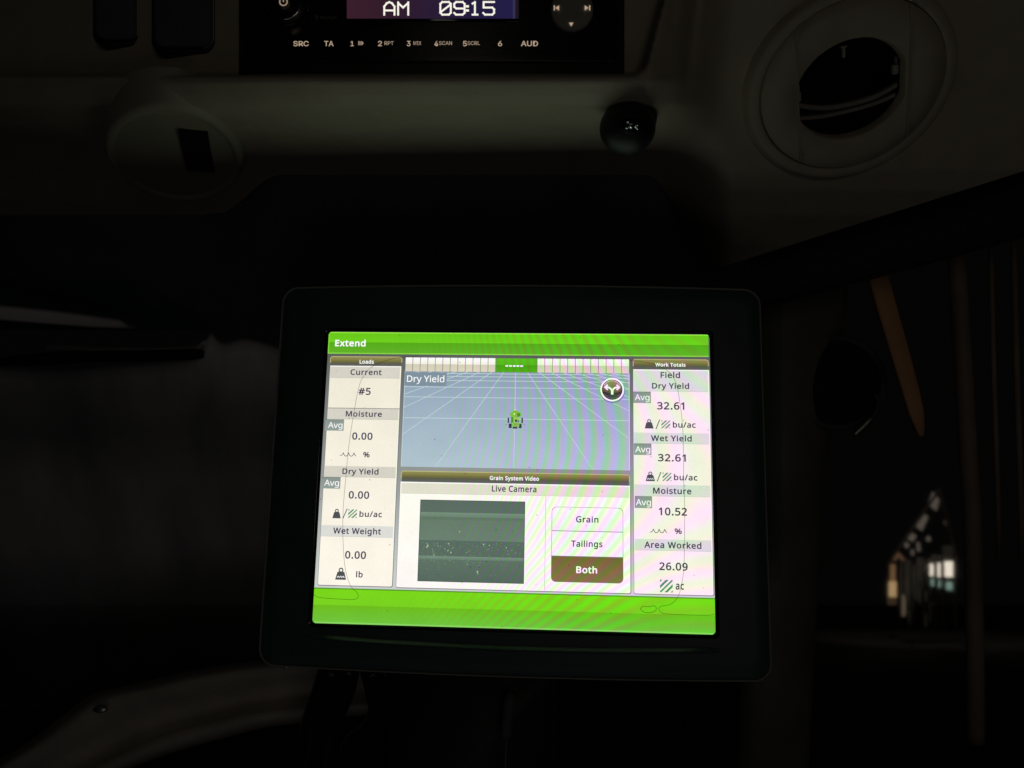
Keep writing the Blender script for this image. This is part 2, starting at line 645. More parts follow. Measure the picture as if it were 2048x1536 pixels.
# ------------------------------------------------------------------ rocker switches beside the radio
for (x0, x1, yb, lab) in ((191, 290, 96, 'narrow black rocker switch, leftmost in the console, farther from the radio'),
                          (308, 441, 111, 'wide black rocker switch set in the console next to the radio')):
    d = .3605 + 0.062 * ((640 - (x0 + x1) / 2) / 640.0) ** 2
    k = d / 1538
    o_ = at((x0 + x1) / 2, -20, d)
    sw = thing('rocker_switch', o_, lab, 'switch', 'rocker switches left of the radio')
    wd, h0, h1 = (x1 - x0) / 2, -150, -(yb + 20)
    def lp(ins, y):
        return [(px * k, y, pz * k) for px, pz in rrect(-wd + ins, h1 + ins, wd - ins, -h0 - ins, 24)]
    Geo().loft([lp(0, .002), lp(0, -.0025), lp(3, -.0035), lp(7, -.0035), lp(9, -.002)], cap1=True).build('frame', M_black, sw, True)
    def lq(ins, y):
        return [(px * k, y + (pz - h1) * -.00001, pz * k) for px, pz in rrect(-wd + 10 + ins, h1 + 12 + ins, wd - 10 - ins, -h0 - 12 - ins, 16)]
    Geo().loft([lq(0, -.002), lq(0, -.0036), lq(3, -.0044)], cap1=True).build('rocker', M_rubber, sw, True)

# ------------------------------------------------------------------ radio
RU = .354 / 1538                                 # face unit: 0.23 mm
o_ = at(862, 42, .354) + Vector((0, .0031, 0))
radio = thing('car_radio', o_, 'black car radio with lit purple clock display set in the overhead console', 'radio')


def rp(x, y, t=0.0):
    return Vector(((x - 862) * RU, -t, (42 - y) * RU))


def rbox(x0, y0, x1, y1, t0, t1, r, ins=2.0):
    A = lambda i, t: [rp(x, y, t) for x, y in rrect(x0 + i, y0 + i, x1 - i, y1 - i, max(r - i, .5))]
    return Geo().loft([A(0, t0), A(0, t1 - .0004), A(ins, t1)], cap1=True)


rbox(475, -75, 1250, 151, -.02, .0016, 5).build('body', M_black, radio, True)
rbox(490, -70, 1236, 124, .0016, .0030, 6).build('faceplate', M_radio, radio, True)
scr = rbox(690, -60, 1040, 44, .0030, .0034, 3, 1)
scr.build('display_frame', M_gloss, radio, True)

# radio display: dim gradient backlight
M_disp = bpy.data.materials.new('radio_backlight')
M_disp.use_nodes = True
n3 = M_disp.node_tree
n3.nodes.clear()
vc = n3.nodes.new('ShaderNodeVertexColor')
vc.layer_name = 'Col'
e3 = n3.nodes.new('ShaderNodeEmission')
o3 = n3.nodes.new('ShaderNodeOutputMaterial')
n3.links.new(vc.outputs[0], e3.inputs[0])
n3.links.new(e3.outputs[0], o3.inputs[0])
xs = [694, 760, 830, 900, 960, 1025, 1026, 1030, 1031, 1038]
cs = [(58, 30, 43), (52, 29, 42), (45, 28, 49), (40, 27, 57), (36, 28, 64), (34, 30, 70), (50, 48, 80), (50, 48, 80), (34, 24, 36), (26, 18, 26)]
vs, cc, fs = [], [], []
for x, c_ in zip(xs, cs):
    for y in (-56, 38):
        vs.append(rp(x, y, .0036)); cc.append(lin(c_))
for i in range(len(xs) - 1):
    fs.append((2 * i, 2 * i + 1, 2 * i + 3, 2 * i + 2))
disp = mesh_obj('display', vs, fs, M_disp, radio, cols=cc)
M_dot = emit('radio_digits', lin((250, 246, 232)), 1.0)
M_leg = emit('radio_legend', lin((178, 156, 132)), 1.0)
M_leg2 = emit('radio_legend_dim', lin((156, 138, 118)), 1.0)
M_faint = mat('faint_print', (0.32, 0.34, 0.32), 0.6)


def strokes(lines, wd, t, name, m, parent):
    g = Geo()
    for L in lines:
        P = [(680 + x / 5.535, y / 5.535) for x, y in L]
        for (ax_, ay_), (bx_, by_) in zip(P, P[1:]):
            ln = math.hypot(bx_ - ax_, by_ - ay_) or 1
            dx_, dy_ = (bx_ - ax_) / ln * wd / 2, (by_ - ay_) / ln * wd / 2
            a0, b0 = (ax_ - dx_, ay_ - dy_), (bx_ + dx_, by_ + dy_)
            q_ = [(a0[0] - dy_, a0[1] + dx_), (b0[0] - dy_, b0[1] + dx_), (b0[0] + dy_, b0[1] - dx_), (a0[0] + dy_, a0[1] - dx_)]
            g.add([rp(x, y, t) for x, y in q_], [(0, 1, 2, 3)])
            t += .000006
    return g.build(name, m, parent)


strokes([[(492, 168), (492, 78), (520, 42), (548, 30), (577, 42), (605, 78), (605, 168)], [(502, 122), (596, 122)]], 3.7, .00368, 'lettering', M_dot, disp)
strokes([[(645, 168), (645, 32)], [(657, 50), (700, 90), (744, 50)], [(757, 32), (757, 168)]], 3.7, .00368, 'lettering', M_dot, disp)
strokes([[(1134, 28), (1206, 28), (1228, 50), (1228, 146), (1206, 168), (1134, 168), (1112, 146), (1112, 50), (1134, 28)], [(1124, 134), (1216, 64)]], 3.7, .00368, 'lettering', M_dot, disp)
strokes([[(1380, 100), (1288, 100), (1266, 82), (1266, 48), (1288, 28), (1358, 28), (1380, 50), (1380, 148), (1358, 168), (1286, 168), (1266, 150)]], 3.7, .00368, 'lettering', M_dot, disp)
strokes([[(1405, 76), (1415, 76)], [(1405, 122), (1415, 122)]], 4.6, .00368, 'lettering', M_dot, disp)
strokes([[(1468, 46), (1494, 30), (1494, 168)], [(1468, 168), (1522, 168)]], 3.7, .00368, 'lettering', M_dot, disp)
strokes([[(1706, 28), (1590, 28), (1590, 90), (1686, 90), (1706, 110), (1706, 148), (1686, 168), (1606, 168), (1586, 150)]], 3.7, .00368, 'lettering', M_dot, disp)


def rtext(body, x0, x1, base, cap, m, w_=0.012, t=.0031, parent=radio, name='lettering'):
    vs, fs = fit_text(body, x0, x1, base, cap, PANEL_FONT, w_)
    return mesh_obj(name, [rp(x, base - y, t + h) for x, y, h in vs], fs, m, parent)


for body, x0, x1, cap, m in (('SRC', 586.6, 617.2, 10.2, M_leg), ('TA', 648.2, 667, 10.4, M_leg), ('1', 701, 707.6, 10, M_leg),
                             ('2', 756, 764, 10.5, M_leg), ('RPT', 768.7, 787.3, 7.4, M_leg2), ('3', 813.5, 821, 10.5, M_leg),
                             ('MIX', 826.7, 842.6, 7.4, M_leg2), ('4', 868.8, 876.2, 10.5, M_leg), ('SCAN', 877.9, 904, 7.4, M_leg2),
                             ('5', 926, 933.7, 10.5, M_leg), ('SCRL', 935, 959.8, 7.4, M_leg2), ('6', 996, 1004.2, 10.6, M_leg),
                             ('AUD', 1042, 1076, 10.6, M_leg)):
    base = 92.2 if cap > 9 else 89.8
    rtext(body, x0, x1, base, cap, m, (.012 if cap > 9 else .006), name='button_legend')
g = Geo()
for x in (716.4, 718.9, 721.4):
    g.add([rp(x, 82.4, .0031), rp(x + 1.6, 82.4, .0031), rp(x + 1.6, 90, .0031), rp(x, 90, .0031)], [(0, 1, 2, 3)])
g.add([rp(723.6, 82, .0031), rp(727.4, 86.2, .0031), rp(723.6, 90.4, .0031)], [(0, 1, 2)])
g.build('button_legend', M_leg2, radio)
rtext('Bluetooth', 641, 673, 38, 6.5, M_faint, 0.0)
g = Geo()
E_ = lambda a, b: [rp(633.5 + a * math.cos(2 * PI * i / 24), 34.5 + b * math.sin(2 * PI * i / 24), .0031) for i in range(24)]
g.loft([E_(3.4, 5.2), E_(2.7, 4.4)])
for a_, b_ in (((632.2, 32.6), (635, 36.2)), ((635, 32.8), (632.2, 36.4)), ((633.6, 31), (633.6, 38))):
    g.add([rp(a_[0] - .3, a_[1], .0031), rp(a_[0] + .3, a_[1], .0031), rp(b_[0] + .3, b_[1], .0031), rp(b_[0] - .3, b_[1], .0031)], [(0, 1, 2, 3)])
g.build('emblem', M_faint, radio)
# knob
kn = Geo()
Rk = lambda r, t: [rp(578.5 + r * math.cos(2 * PI * i / 64), 22.5 + r * math.sin(2 * PI * i / 64), t) for i in range(64)]
kn.loft([Rk(52, .003), Rk(50, .006), Rk(47, .009), Rk(44, .0105), Rk(40, .0108)])
knob = kn.build('volume_knob', M_radio, radio, True)
g = Geo().loft([Rk(34.5, .0112), Rk(33.2, .0120), Rk(32.6, .0118)])
g.build('knob_ring', M_chrome, knob, True)
g = Geo().loft([Rk(47.5, .0088), Rk(46, .0098), Rk(42, .0109), Rk(40.5, .0109), Rk(40, .0104)])
g.build('knob_bevel', M_gloss, knob, True)
g = Geo().loft([Rk(40, .0106), Rk(33, .0117), Rk(20, .0112), Rk(1, .0110)], cap1=True)
g.build('knob_cap', M_radio, knob, True)
g = Geo()
PW = lambda r: [rp(578.5 + r * math.cos(2 * PI * (i / 40 * .84 - .17)), 23 + r * math.sin(2 * PI * (i / 40 * .84 - .17)), .0122) for i in range(41)]
g.loft([PW(8.4), PW(6.2)], closed=False)
g.add([rp(577.5, 14.5, .0122), rp(579.5, 14.5, .0122), rp(579.5, 23.5, .0122), rp(577.5, 23.5, .0122)], [(0, 1, 2, 3)])
g.build('power_symbol', M_leg2, knob)
# direction pad
Rd = lambda r, t: [rp(1144 + r * math.cos(2 * PI * i / 64), 21 + r * math.sin(2 * PI * i / 64), t) for i in range(64)]
pad = Geo().loft([Rd(43, .0028), Rd(42, .0044), Rd(40, .0050), Rd(20, .0046), Rd(1, .0045)], cap1=True).build('direction_pad', M_pad, radio, True)
T = .0053
for tri in ([(1117.6, 11), (1117.6, 21), (1110, 16)], [(1168.6, 11), (1168.6, 21), (1176.2, 16)], [(1137.4, 45.4), (1146, 45.4), (1141.6, 53)], [(1137.4, -12), (1146, -12), (1141.6, -20)]):
    Geo().add([rp(x, y + 4.2, T) for x, y in tri], [(0, 1, 2)]).build('arrow', M_leg, pad)
for x in (1107, 1177.4):
    Geo().add([rp(x, 15.2, T), rp(x + 2.2, 15.2, T), rp(x + 2.2, 25.2, T), rp(x, 25.2, T)], [(0, 1, 2, 3)]).build('bar', M_leg, pad)

# ------------------------------------------------------------------ display monitor
xa = Vector((.99833, -.05677, -.01098)).normalized()
up = Vector((.02063, .15288, .98803))
up = (up - xa * up.dot(xa)).normalized()
nz_ = xa.cross(up)
Bm = Matrix((xa, up, nz_)).transposed()
mon = thing('display_monitor', Vector((.00097, .41386, -.04972)), 'black touchscreen monitor with bright green and white harvest readout', 'monitor', basis=Bm)
S = .211 / 1024


def ui(x, y, z=0.0):
    return Vector(((x - 512) * S, (384 - y) * S, z))


def uloop(x0, y0, x1, y1, r, z, bow=0, **k):
    return [ui(x, y, z) for x, y in rrect(x0, y0, x1, y1, r, bow, **k)]


ob = (-133.5, -121, 1158.5, 875)


def oloop(ins, z):
    return uloop(ob[0] + ins, ob[1] + ins, ob[2] - ins, ob[3] - ins, max(44 - ins, 20), z, 10, n=12, e=30)


hs = Geo().loft([oloop(60, -.034), oloop(30, -.031), oloop(6, -.012), oloop(2, -.002), oloop(1.5, .0004)], cap0=True)
hs.build('housing', M_bezel, mon, True)
rm = Geo().loft([oloop(1.5, .0004), oloop(0, .0010), oloop(.4, .0016), oloop(2.6, .0018), oloop(4.4, .0013), oloop(4.8, .0006)])
rm.build('rim', M_rim, mon, True)
il = lambda ins, z: uloop(-9 + ins, -8 + ins, 1033 - ins, 777 - ins, 12, z, n=12, e=30)
fr = Geo().loft([oloop(4.8, .0006), oloop(8, .0013), oloop(40, .0016), uloop(-40, -40, 1064, 808, 20, .0016, 4, n=12, e=30), il(0, .0014)])
fr.build('front_frame', M_bezel, mon, True)
ir = Geo().loft([il(0, .0014), il(1.5, .0011), il(2.2, .0011), il(6.5, .0004), il(7, .0002), il(10, -.0001)])
ir.build('inner_bevel', M_gloss, mon, True)
# raised lip below the glass
g = Geo()
lpts = spline([(-12, 800), (110, 807), (240, 811.5), (490, 816), (740, 814.5), (900, 810), (1036, 804)], 8)
loops = []
for i, p in enumerate(lpts):
    e_ = min(1, min(i, len(lpts) - 1 - i) / 6 + .05)
    loops.append([ui(p[0] if len(p) < 3 else p.x, p.y + dy_, .0013 + h * e_) for dy_, h in ((-13, 0), (-10, .0002), (-6, .0012), (-2, .0026), (1, .0030), (4, .0026), (6, .001), (7, 0))])
g.loft(loops, closed=False)
g.build('lip', M_bezel, mon, True)

# the lit panel ---------------------------------------------------------------
GREY_T, GREY_B = lin((92, 96, 92)), lin((205, 210, 205))


def quad(name, x0, y0, x1, y1, z, top, bot=None, parent=None, left=None):
    """upright rectangle in panel units, colour top to bottom"""
    bot = bot or top
    vs = [ui(x0, y0, z), ui(x1, y0, z), ui(x1, y1, z), ui(x0, y1, z)]
    return mesh_obj(name, vs, [(3, 2, 1, 0)], M_px, parent, cols=[top, top, bot, bot])


class Px:
    """flat coloured shapes of one panel element, joined in one mesh"""
    def __init__(s, z):
        s.v, s.f, s.c, s.z = [], [], [], z

    def poly(s, pts, col, dz=0.0):
        b = len(s.v)
        pts = list(pts)
        ar = sum(p[0] * q_[1] - q_[0] * p[1] for p, q_ in zip(pts, pts[1:] + pts[:1]))
        if ar > 0:
            pts = pts[::-1]
            if isinstance(col, list):
                col = col[::-1]
        s.v += [ui(x, y, s.z + dz) for x, y in pts]
        s.c += col if isinstance(col, list) else [col] * len(pts)
        s.f.append(tuple(range(b, b + len(pts))))
        return s

    def rect(s, x0, y0, x1, y1, top, bot=None, dz=0.0):
        bot = bot or top
        return s.poly([(x0, y0), (x1, y0), (x1, y1), (x0, y1)], [top, top, bot, bot], dz)

    def line(s, pts, wd, col, dz=0.0, closed=False):
        P = [Vector((p[0], p[1])) for p in pts]
        n = len(P)
        b = len(s.v)
        for i in range(n):
            a, c_ = (P[i - 1], P[(i + 1) % n]) if closed else (P[max(i - 1, 0)], P[min(i + 1, n - 1)])
            t = (c_ - a).normalized()
            nn = Vector((-t.y, t.x)) * wd / 2
            for q_ in (P[i] + nn, P[i] - nn):
                s.v.append(ui(q_.x, q_.y, s.z + dz))
                s.c.append(col)
        for i in range(n if closed else n - 1):
            j = (i + 1) % n
            s.f.append((b + 2 * i, b + 2 * i + 1, b + 2 * j + 1, b + 2 * j))
        return s

    def circle(s, cx, cy, r, top, bot=None, dz=0.0, n=48):
        bot = bot or top
        pts, cols = [], []
        for i in range(n):
            a = 2 * PI * i / n
            t = (math.sin(a) + 1) / 2
            pts.append((cx + r * math.cos(a), cy + r * math.sin(a)))
            cols.append(tuple(top[k] + (bot[k] - top[k]) * t for k in range(4)))
        return s.poly(pts, cols, dz)

    def build(s, name, parent):
        return mesh_obj(name, s.v, s.f, M_px, parent, cols=s.c)


p = Px(0)
p.rect(0, 0, 1024, 62, GREY_T)
p.rect(0, 62, 1024, 400, GREY_T, lin((150, 155, 152)))
p.rect(0, 400, 1024, 680, lin((150, 155, 152)), GREY_B)
p.rect(0, 680, 1024, 768, GREY_B)
screen = p.build('screen', mon)
Z1, Z2, Z3, Z4, Z5 = .00005, .0001, .00015, .0002, .00025
INK = lin((74, 68, 88))
WHITE = lin((255, 255, 255))

p = Px(Z1)
p.rect(3, 2, 1021, 5, lin((150, 235, 60)))
p.rect(3, 5, 1021, 30, lin((104, 200, 26)), lin((112, 208, 32)))
p.rect(3, 30, 1021, 59, lin((86, 172, 24)), lin((98, 178, 42)))
p.rect(3, 59, 1021, 62, lin((140, 218, 70)))
p.poly([(0, 2), (3, 2), (3, 62), (0, 62)], lin((130, 215, 60)))
p.build('title_bar', screen)
p = Px(Z1)
p.rect(0, 679, 1024, 682, lin((84, 150, 40)))
p.rect(0, 682, 1024, 722, lin((122, 216, 26)), lin((122, 210, 34)))
p.rect(0, 722, 1024, 764, lin((110, 190, 28)), lin((112, 196, 60)))
p.rect(0, 764, 1024, 768, lin((140, 215, 100)))
p.build('bottom_bar', screen)


def label(body, x0, x1, base, cap, col, z=Z4, w_=0.014, parent=None, name='lettering', ref='H'):
    vs, fs = fit_text(body, x0, x1, base, cap, UI_FONT, w_, ref, 1.07 if w_ > .01 else 1.0)
    return mesh_obj(name, [ui(x, base - y, z + h) for x, y, h in vs], fs, M_px, parent or screen, cols=[col] * len(vs))


label('Extend', 19, 103, 41.8, 18, WHITE, w_=0.024)


def header(x0, x1, y0, y1, body, tx0, tx1, base, cap):
    p = Px(Z1)
    r = 5
    p.rect(x0 + 2, y0 + 2, x1 - 2, y0 + 10, lin((146, 140, 86)), lin((130, 126, 70)))
    p.rect(x0 + 2, y0 + 10, x1 - 2, y0 + 17, lin((124, 120, 62)), lin((100, 98, 70)))
    p.rect(x0 + 2, y0 + 17, x1 - 2, y1, lin((92, 92, 72)), lin((96, 98, 96)))
    edge = lin((190, 186, 120))
    p.line([(x0, y1 - 8), (x0, y0 + r), (x0 + 2, y0 + 2), (x0 + r, y0 + .5), (x1 - r, y0 + .5), (x1 - 2, y0 + 2), (x1, y0 + r), (x1, y1 - 10)], 2.2, edge, .00002)
    h = p.build('panel_header', screen)
    label(body, tx0, tx1, base, cap, WHITE, w_=0.024)
    return h


header(9, 204, 69.5, 95, 'Loads', 89, 128, 89, 10.8)
header(215, 812.5, 374.5, 402.5, 'Grain System Video', 449, 578, 394.5, 10.6)
header(823, 1019.5, 69.5, 96.5, 'Work Totals', 881, 960, 89, 9.8)

CR_T, CR_B = lin((239, 234, 215)), lin((255, 248, 234))
WM_T, WM_B = lin((255, 253, 240)), lin((255, 250, 246))
PK_T, PK_B = lin((248, 236, 234)), lin((254, 240, 236))
BAND_L = lin((214, 211, 198))
BAND_M = lin((226, 224, 206))
BAND_R = lin((218, 222, 216))


def panel(x0, y0, x1, y1, top, bot):
    p = Px(Z1)
    rr = rrect(x0 - 1, y0, x1 + 2, y1 + 2, 5, n=4, e=1)
    p.poly(rr, lin((120, 120, 135)))
    rr = rrect(x0, y0, x1, y1, 4, n=4, e=1)
    ct = [tuple(top[k] + (bot[k] - top[k]) * min(1, max(0, (y - y0) / (y1 - y0))) for k in range(4)) for x, y in rr]
    p.poly(rr, ct, .00001)
    p.rect(x0, y0, x1, y0 + 2, WHITE, dz=.00002)
    p.rect(x1 - 2, y0, x1, y1 - 4, lin((255, 255, 232)), dz=.00002)
    return p.build('panel', screen)


panel(9, 95, 203, 672, CR_T, CR_B)
panel(214, 403, 813.5, 673, WM_T, WM_B)
panel(823, 97, 1021, 673, PK_T, PK_B)


def band(x0, y0, x1, y1, col):
    p = Px(Z2)
    p.rect(x0, y0, x1, y1, col)
    p.rect(x0, y1 - 1.2, x1, y1, tuple(c * .85 for c in col[:3]) + (1,), dz=.00001)
    return p.build('heading_band', screen)


band(10, 98, 200, 128.5, BAND_L)
p = Px(Z2)
p.rect(10, 209.4, 203, 211.6, lin((150, 148, 140)))
p.build('divider', screen)
band(10, 212, 201, 240.5, BAND_L)
band(10, 365, 200, 394, BAND_L)
band(9, 519.5, 200, 548.5, lin((222, 222, 216)))
band(217, 406, 811, 433.5, BAND_M)
band(824, 100, 1018, 155.5, BAND_R)
band(824, 264.6, 1018, 293, BAND_R)
band(824, 399, 1018, 428.6, BAND_R)
band(825, 537, 1018, 565.6, BAND_R)

T_ = [('Current', 65.5, 150.6, 120, 15.4), ('#5', 90, 123.4, 174, 19.2), ('Moisture', 58.7, 156.5, 233, 15), ('0.00', 79.2, 134, 294.5, 19.2),
      ('%', 111.3, 128.6, 341, 14.4), ('Dry Yield', 57.8, 154.5, 386, 15), ('0.00', 78, 132.6, 449.6, 19.4), ('bu/ac', 109, 168.9, 496.4, 14.8),
      ('Wet Weight', 41.7, 168.1, 541, 15.6), ('0.00', 76.6, 131.7, 604, 19.3), ('lb', 108, 125.6, 651, 15.2),
      ('Live Camera', 455.4, 571.8, 424.4, 15.6), ('Grain', 674.6, 732.4, 498.8, 15.8), ('Tailings', 662.7, 742.8, 560.5, 15.8),
      ('Field', 894.3, 945.2, 119.6, 16), ('Dry Yield', 871.8, 968.5, 148.2, 15.1), ('32.61', 884.6, 955.2, 203.3, 19.6), ('bu/ac', 924.8, 983.9, 250.4, 15.2),
      ('Wet Yield', 868, 973, 286.2, 15.2), ('32.61', 885.5, 957, 338.6, 19), ('bu/ac', 926, 986, 386.6, 15.2),
      ('Moisture', 872.2, 970, 422, 15.8), ('10.52', 886.2, 958.3, 476.5, 19.8), ('%', 926, 944.1, 522.6, 13.8), ('Area Worked', 849, 993, 559.1, 16),
      ('26.09', 886.4, 957.8, 613.8, 19.4), ('ac', 926.8, 947.7, 660.8, 19.2)]
for body, x0, x1, base, cap in T_:
    label(body, x0, x1, base, cap, INK, w_=0.019)

for (x0, y0, x1, y1, tx0, tx1, base, cap, body) in ((4.5, 241, 55, 271.3, 12.5, 51.5, 264, 15.5, 'Avg'), (3.5, 394.3, 54, 424.5, 11, 50.5, 417, 15.5, 'Avg'),
                                                    (823, 156.5, 868.6, 186.8, 826.7, 865, 179.4, 15.5, 'Avg'), (823.5, 293.2, 869, 323, 827, 866, 316, 15.5, 'Avg'),
                                                    (825, 429, 869.5, 459.2, 828, 866.5, 452, 15.5, 'Avg')):
    p = Px(Z3)
    p.rect(x0, y0, x1, y1, lin((138, 150, 144)), lin((150, 162, 156)))
    p.line([(x0, y0 + .8), (x1, y0 + .8)], 1.6, lin((106, 118, 114)), .00001)
    p.build('badge', screen)
    label(body, tx0, tx1, base, cap, WHITE, z=Z4, w_=0.004)

# unit icons
def weight_icon(x0, x1, base, top, wet):
    p = Px(Z3)
    cx, hh = (x0 + x1) / 2, base - top
    col = lin((78, 80, 84))
    yb = top + hh * .34
    p.poly([(x0, base), (x1, base), (x1 - (x1 - x0) * .19, yb), (x0 + (x1 - x0) * .19, yb)], col)
    r = hh * .16
    p.line([(cx + r * math.cos(a), top + r * 1.25 + r * math.sin(a)) for a in [2 * PI * i / 20 for i in range(20)]], r * .62, col, .00001, True)
    if wet:
        yw = base - hh * .24
        n = 6
        p.line([(x0 + (x1 - x0) * (.17 + .66 * i / n), yw + (hh * .06 if i % 2 == 0 else -hh * .06)) for i in range(n + 1)], hh * .075, WHITE, .00002)
    p.build('weight_icon', screen)


def hatch_icon(x0, y0, x1, y1):
    p = Px(Z3)
    col = lin((84, 148, 108))
    w_, h_ = x1 - x0, y1 - y0
    P_ = lambda a, b: (x0 + a * w_, y0 + b * h_)
    p.poly([P_(0, 0), P_(.2, 0), P_(0, .2)], col)
    p.poly([P_(.46, 0), P_(.7, 0), P_(0, .7), P_(0, .46)], col)
    p.poly([P_(.92, 0), P_(1, 0), P_(1, .1), P_(.1, 1), P_(0, 1), P_(0, .92)], col)
    p.poly([P_(1, .34), P_(1, .58), P_(.58, 1), P_(.34, 1)], col)
    p.poly([P_(1, .82), P_(1, 1), P_(.82, 1)], col)
    p.build('hatch_icon', screen)


def slash(x0, y0, x1, y1):
    p = Px(Z3)
    p.line([(x0, y0), (x1, y1)], 2.2, INK)
    p.build('slash', screen)


def waves(x0, x1, yt, yb):
    p = Px(Z3)
    n = 3
    pts = []
    w_ = (x1 - x0)
    segs = [(0, .36), (.36, .70), (.70, 1.0)]
    P_ = [(x0, yb), (x0 + .10 * w_, yb - 1.2), (x0 + .17 * w_, yb - 5), (x0 + .2 * w_, yt)]
    p.line(P_, 1.7, INK)
    for a, b in ((.2, .53), (.53, .86)):
        p.line([(x0 + (a + (b - a) * t) * w_, yb + 1 - (abs(2 * t - 1) ** 2.6) * (yb + 1 - yt)) for t in [i / 14 for i in range(15)]], 1.7, INK, .00001)
    p.line([(x0 + .86 * w_, yt), (x0 + .90 * w_, yb - 4), (x0 + .95 * w_, yb - .5), (x1, yb + .4)], 1.7, INK, .00002)
    p.build('moisture_icon', screen)


weight_icon(37.4, 59.8, 501.4, 477, False); slash(65.6, 501.5, 75.9, 475.8); hatch_icon(79, 477.6, 102.2, 499.8)
weight_icon(53.4, 82.4, 657.8, 627.5, True)
weight_icon(852, 875.2, 253.6, 229.3, False); slash(881.2, 254.5, 891.1, 229.8); hatch_icon(895.2, 231.8, 918, 252.8)
weight_icon(853.5, 877.6, 390, 365.7, True); slash(883, 390.4, 893, 366); hatch_icon(897, 367.6, 919.5, 389.2)
hatch_icon(887.6, 637.3, 919.5, 668.2)
waves(49, 92.3, 329.4, 337.4); waves(864, 907, 511.4, 519.6)

# section bar above the map
p = Px(Z1)
CT, CB = lin((244, 240, 226)), lin((212, 206, 184))
for i in range(12):
    for x0 in (214.5, 569.5):
        a = x0 + 20.33 * i
        p.rect(a, 70.5, a + 18.6, 88.5, WHITE, CT)
        p.rect(a, 88.5, a + 18.6, 108.3, CB, lin((220, 214, 192)))
        p.rect(a + 18.6, 71.5, a + 20.33, 108.3, lin((138, 138, 128)))
p.rect(459.3, 70.5, 568.8, 89, lin((92, 190, 34)), lin((88, 180, 30)))
p.rect(459.3, 89, 568.8, 108.3, lin((72, 160, 20)), lin((84, 172, 28)))
for i in range(5):
    a = 484 + 9.9 * i
    p.rect(a, 89.2, a + 7.4, 93.2, WHITE, dz=.00002)
p.build('section_bar', screen)

# map view
p = Px(Z1)
p.rect(213.5, 108.5, 812.8, 160, lin((142, 160, 178)), lin((152, 172, 190)))
p.rect(213.5, 160, 812.8, 363.5, lin((152, 172, 190)), lin((176, 196, 206)))
gl = lin((196, 214, 218))
for y in (113, 121.2, 132.2, 150.3, 177.6, 233.8):
    p.line([(214, y), (812.5, y)], 1.7, gl, .00002)
for k in range(-14, 15):
    def gx(y):
        return 511.5 + k * 118 * (y - 62) / 172.0
    ya, yb = 108.8, 363
    if k:
        lim = (812.3 if k > 0 else 214.2)
        yl = 62 + (lim - 511.5) / (k * 118) * 172
        yb = min(yb, yl)
    if yb > ya + 2:
        p.line([(gx(ya), ya), (gx(yb), yb)], 1.5, gl, .00003)
p.line([(812.2, 108.6), (812.2, 363.4)], 2, lin((205, 228, 216)), .00004)
p.line([(214, 108.6), (214, 363.4)], 1.6, lin((200, 215, 228)), .00004)
mv = p.build('map_view', screen)
p = Px(Z3)
p.rect(213.8, 110.8, 327, 147.6, lin((128, 146, 158)))
p.build('badge', screen)
label('Dry Yield', 220.2, 321, 137.4, 17.6, WHITE, w_=0.006)

# harvester symbol
p = Px(Z3)
halo = lin((190, 225, 180))
GR, GD, DK = lin((132, 190, 66)), lin((80, 140, 40)), lin((52, 60, 66))
cx, cy = 513, 234
for a, b in (((-20, -4), (-16.2, 10)), ((16.4, -4), (20.2, 10))):
    p.rect(cx + a[0], cy + a[1], cx + b[0], cy + b[1], DK)
for a, b in (((-17, 12), (-9, 23.5)), ((9.5, 12), (17, 23.5))):
    p.rect(cx + a[0], cy + a[1], cx + b[0], cy + b[1], DK)
p.poly([(cx - 15, cy - 14), (cx - 8, cy - 21), (cx, cy - 24.5), (cx + 8, cy - 21), (cx + 16, cy - 15), (cx + 14, cy - 8), (cx + 6, cy - 5), (cx - 6, cy - 5), (cx - 13, cy - 7)], GR, .00001)
p.poly([(cx + 4, cy - 16), (cx + 13, cy - 16), (cx + 13, cy - 8), (cx + 6, cy - 6)], GD, .000015)
p.rect(cx - 11, cy - 6, cx - 4, cy + 11, GD, dz=.00001)
p.rect(cx - 5, cy - 5, cx + 11, cy + 5, lin((152, 204, 92)), dz=.000015)
p.rect(cx - 1, cy + 1, cx + 5, cy + 7, lin((50, 66, 40)), dz=.00002)
p.rect(cx + 6.5, cy + 3, cx + 10, cy + 7, lin((60, 84, 40)), dz=.00002)
p.rect(cx - 8, cy + 8, cx + 11, cy + 20, lin((136, 190, 84)), dz=.00002)
p.line([(cx + 2.2 * math.cos(a), cy + 13.5 + 2.2 * math.sin(a)) for a in [PI * i / 8 - .4 for i in range(13)]], .8, GD, .00003)
p.rect(cx - 6.5, cy + 20, cx + 6, cy + 25, lin((60, 70, 78)), dz=.00002)
p.rect(cx - 4.5, cy - 15.5, cx - 1, cy - 12, lin((235, 250, 220)), dz=.00003)
p.rect(cx - 3, cy - 26, cx + 2, cy - 24, lin((240, 245, 200)), dz=.00003)
for a in (-25, 23):
    p.rect(cx + a, cy + 13, cx + a + 2.4, cy + 15, lin((90, 105, 105)))
p.build('vehicle_icon', screen)

# round guidance button on the map
p = Px(Z3)
bx, by = 767.6, 152.2
p.circle(bx + 1, by + 3.5, 32.2, lin((120, 135, 170)), dz=-.00002)
p.circle(bx, by, 31.2, WHITE)
p.circle(bx, by, 27, lin((52, 56, 46)), dz=.00001)
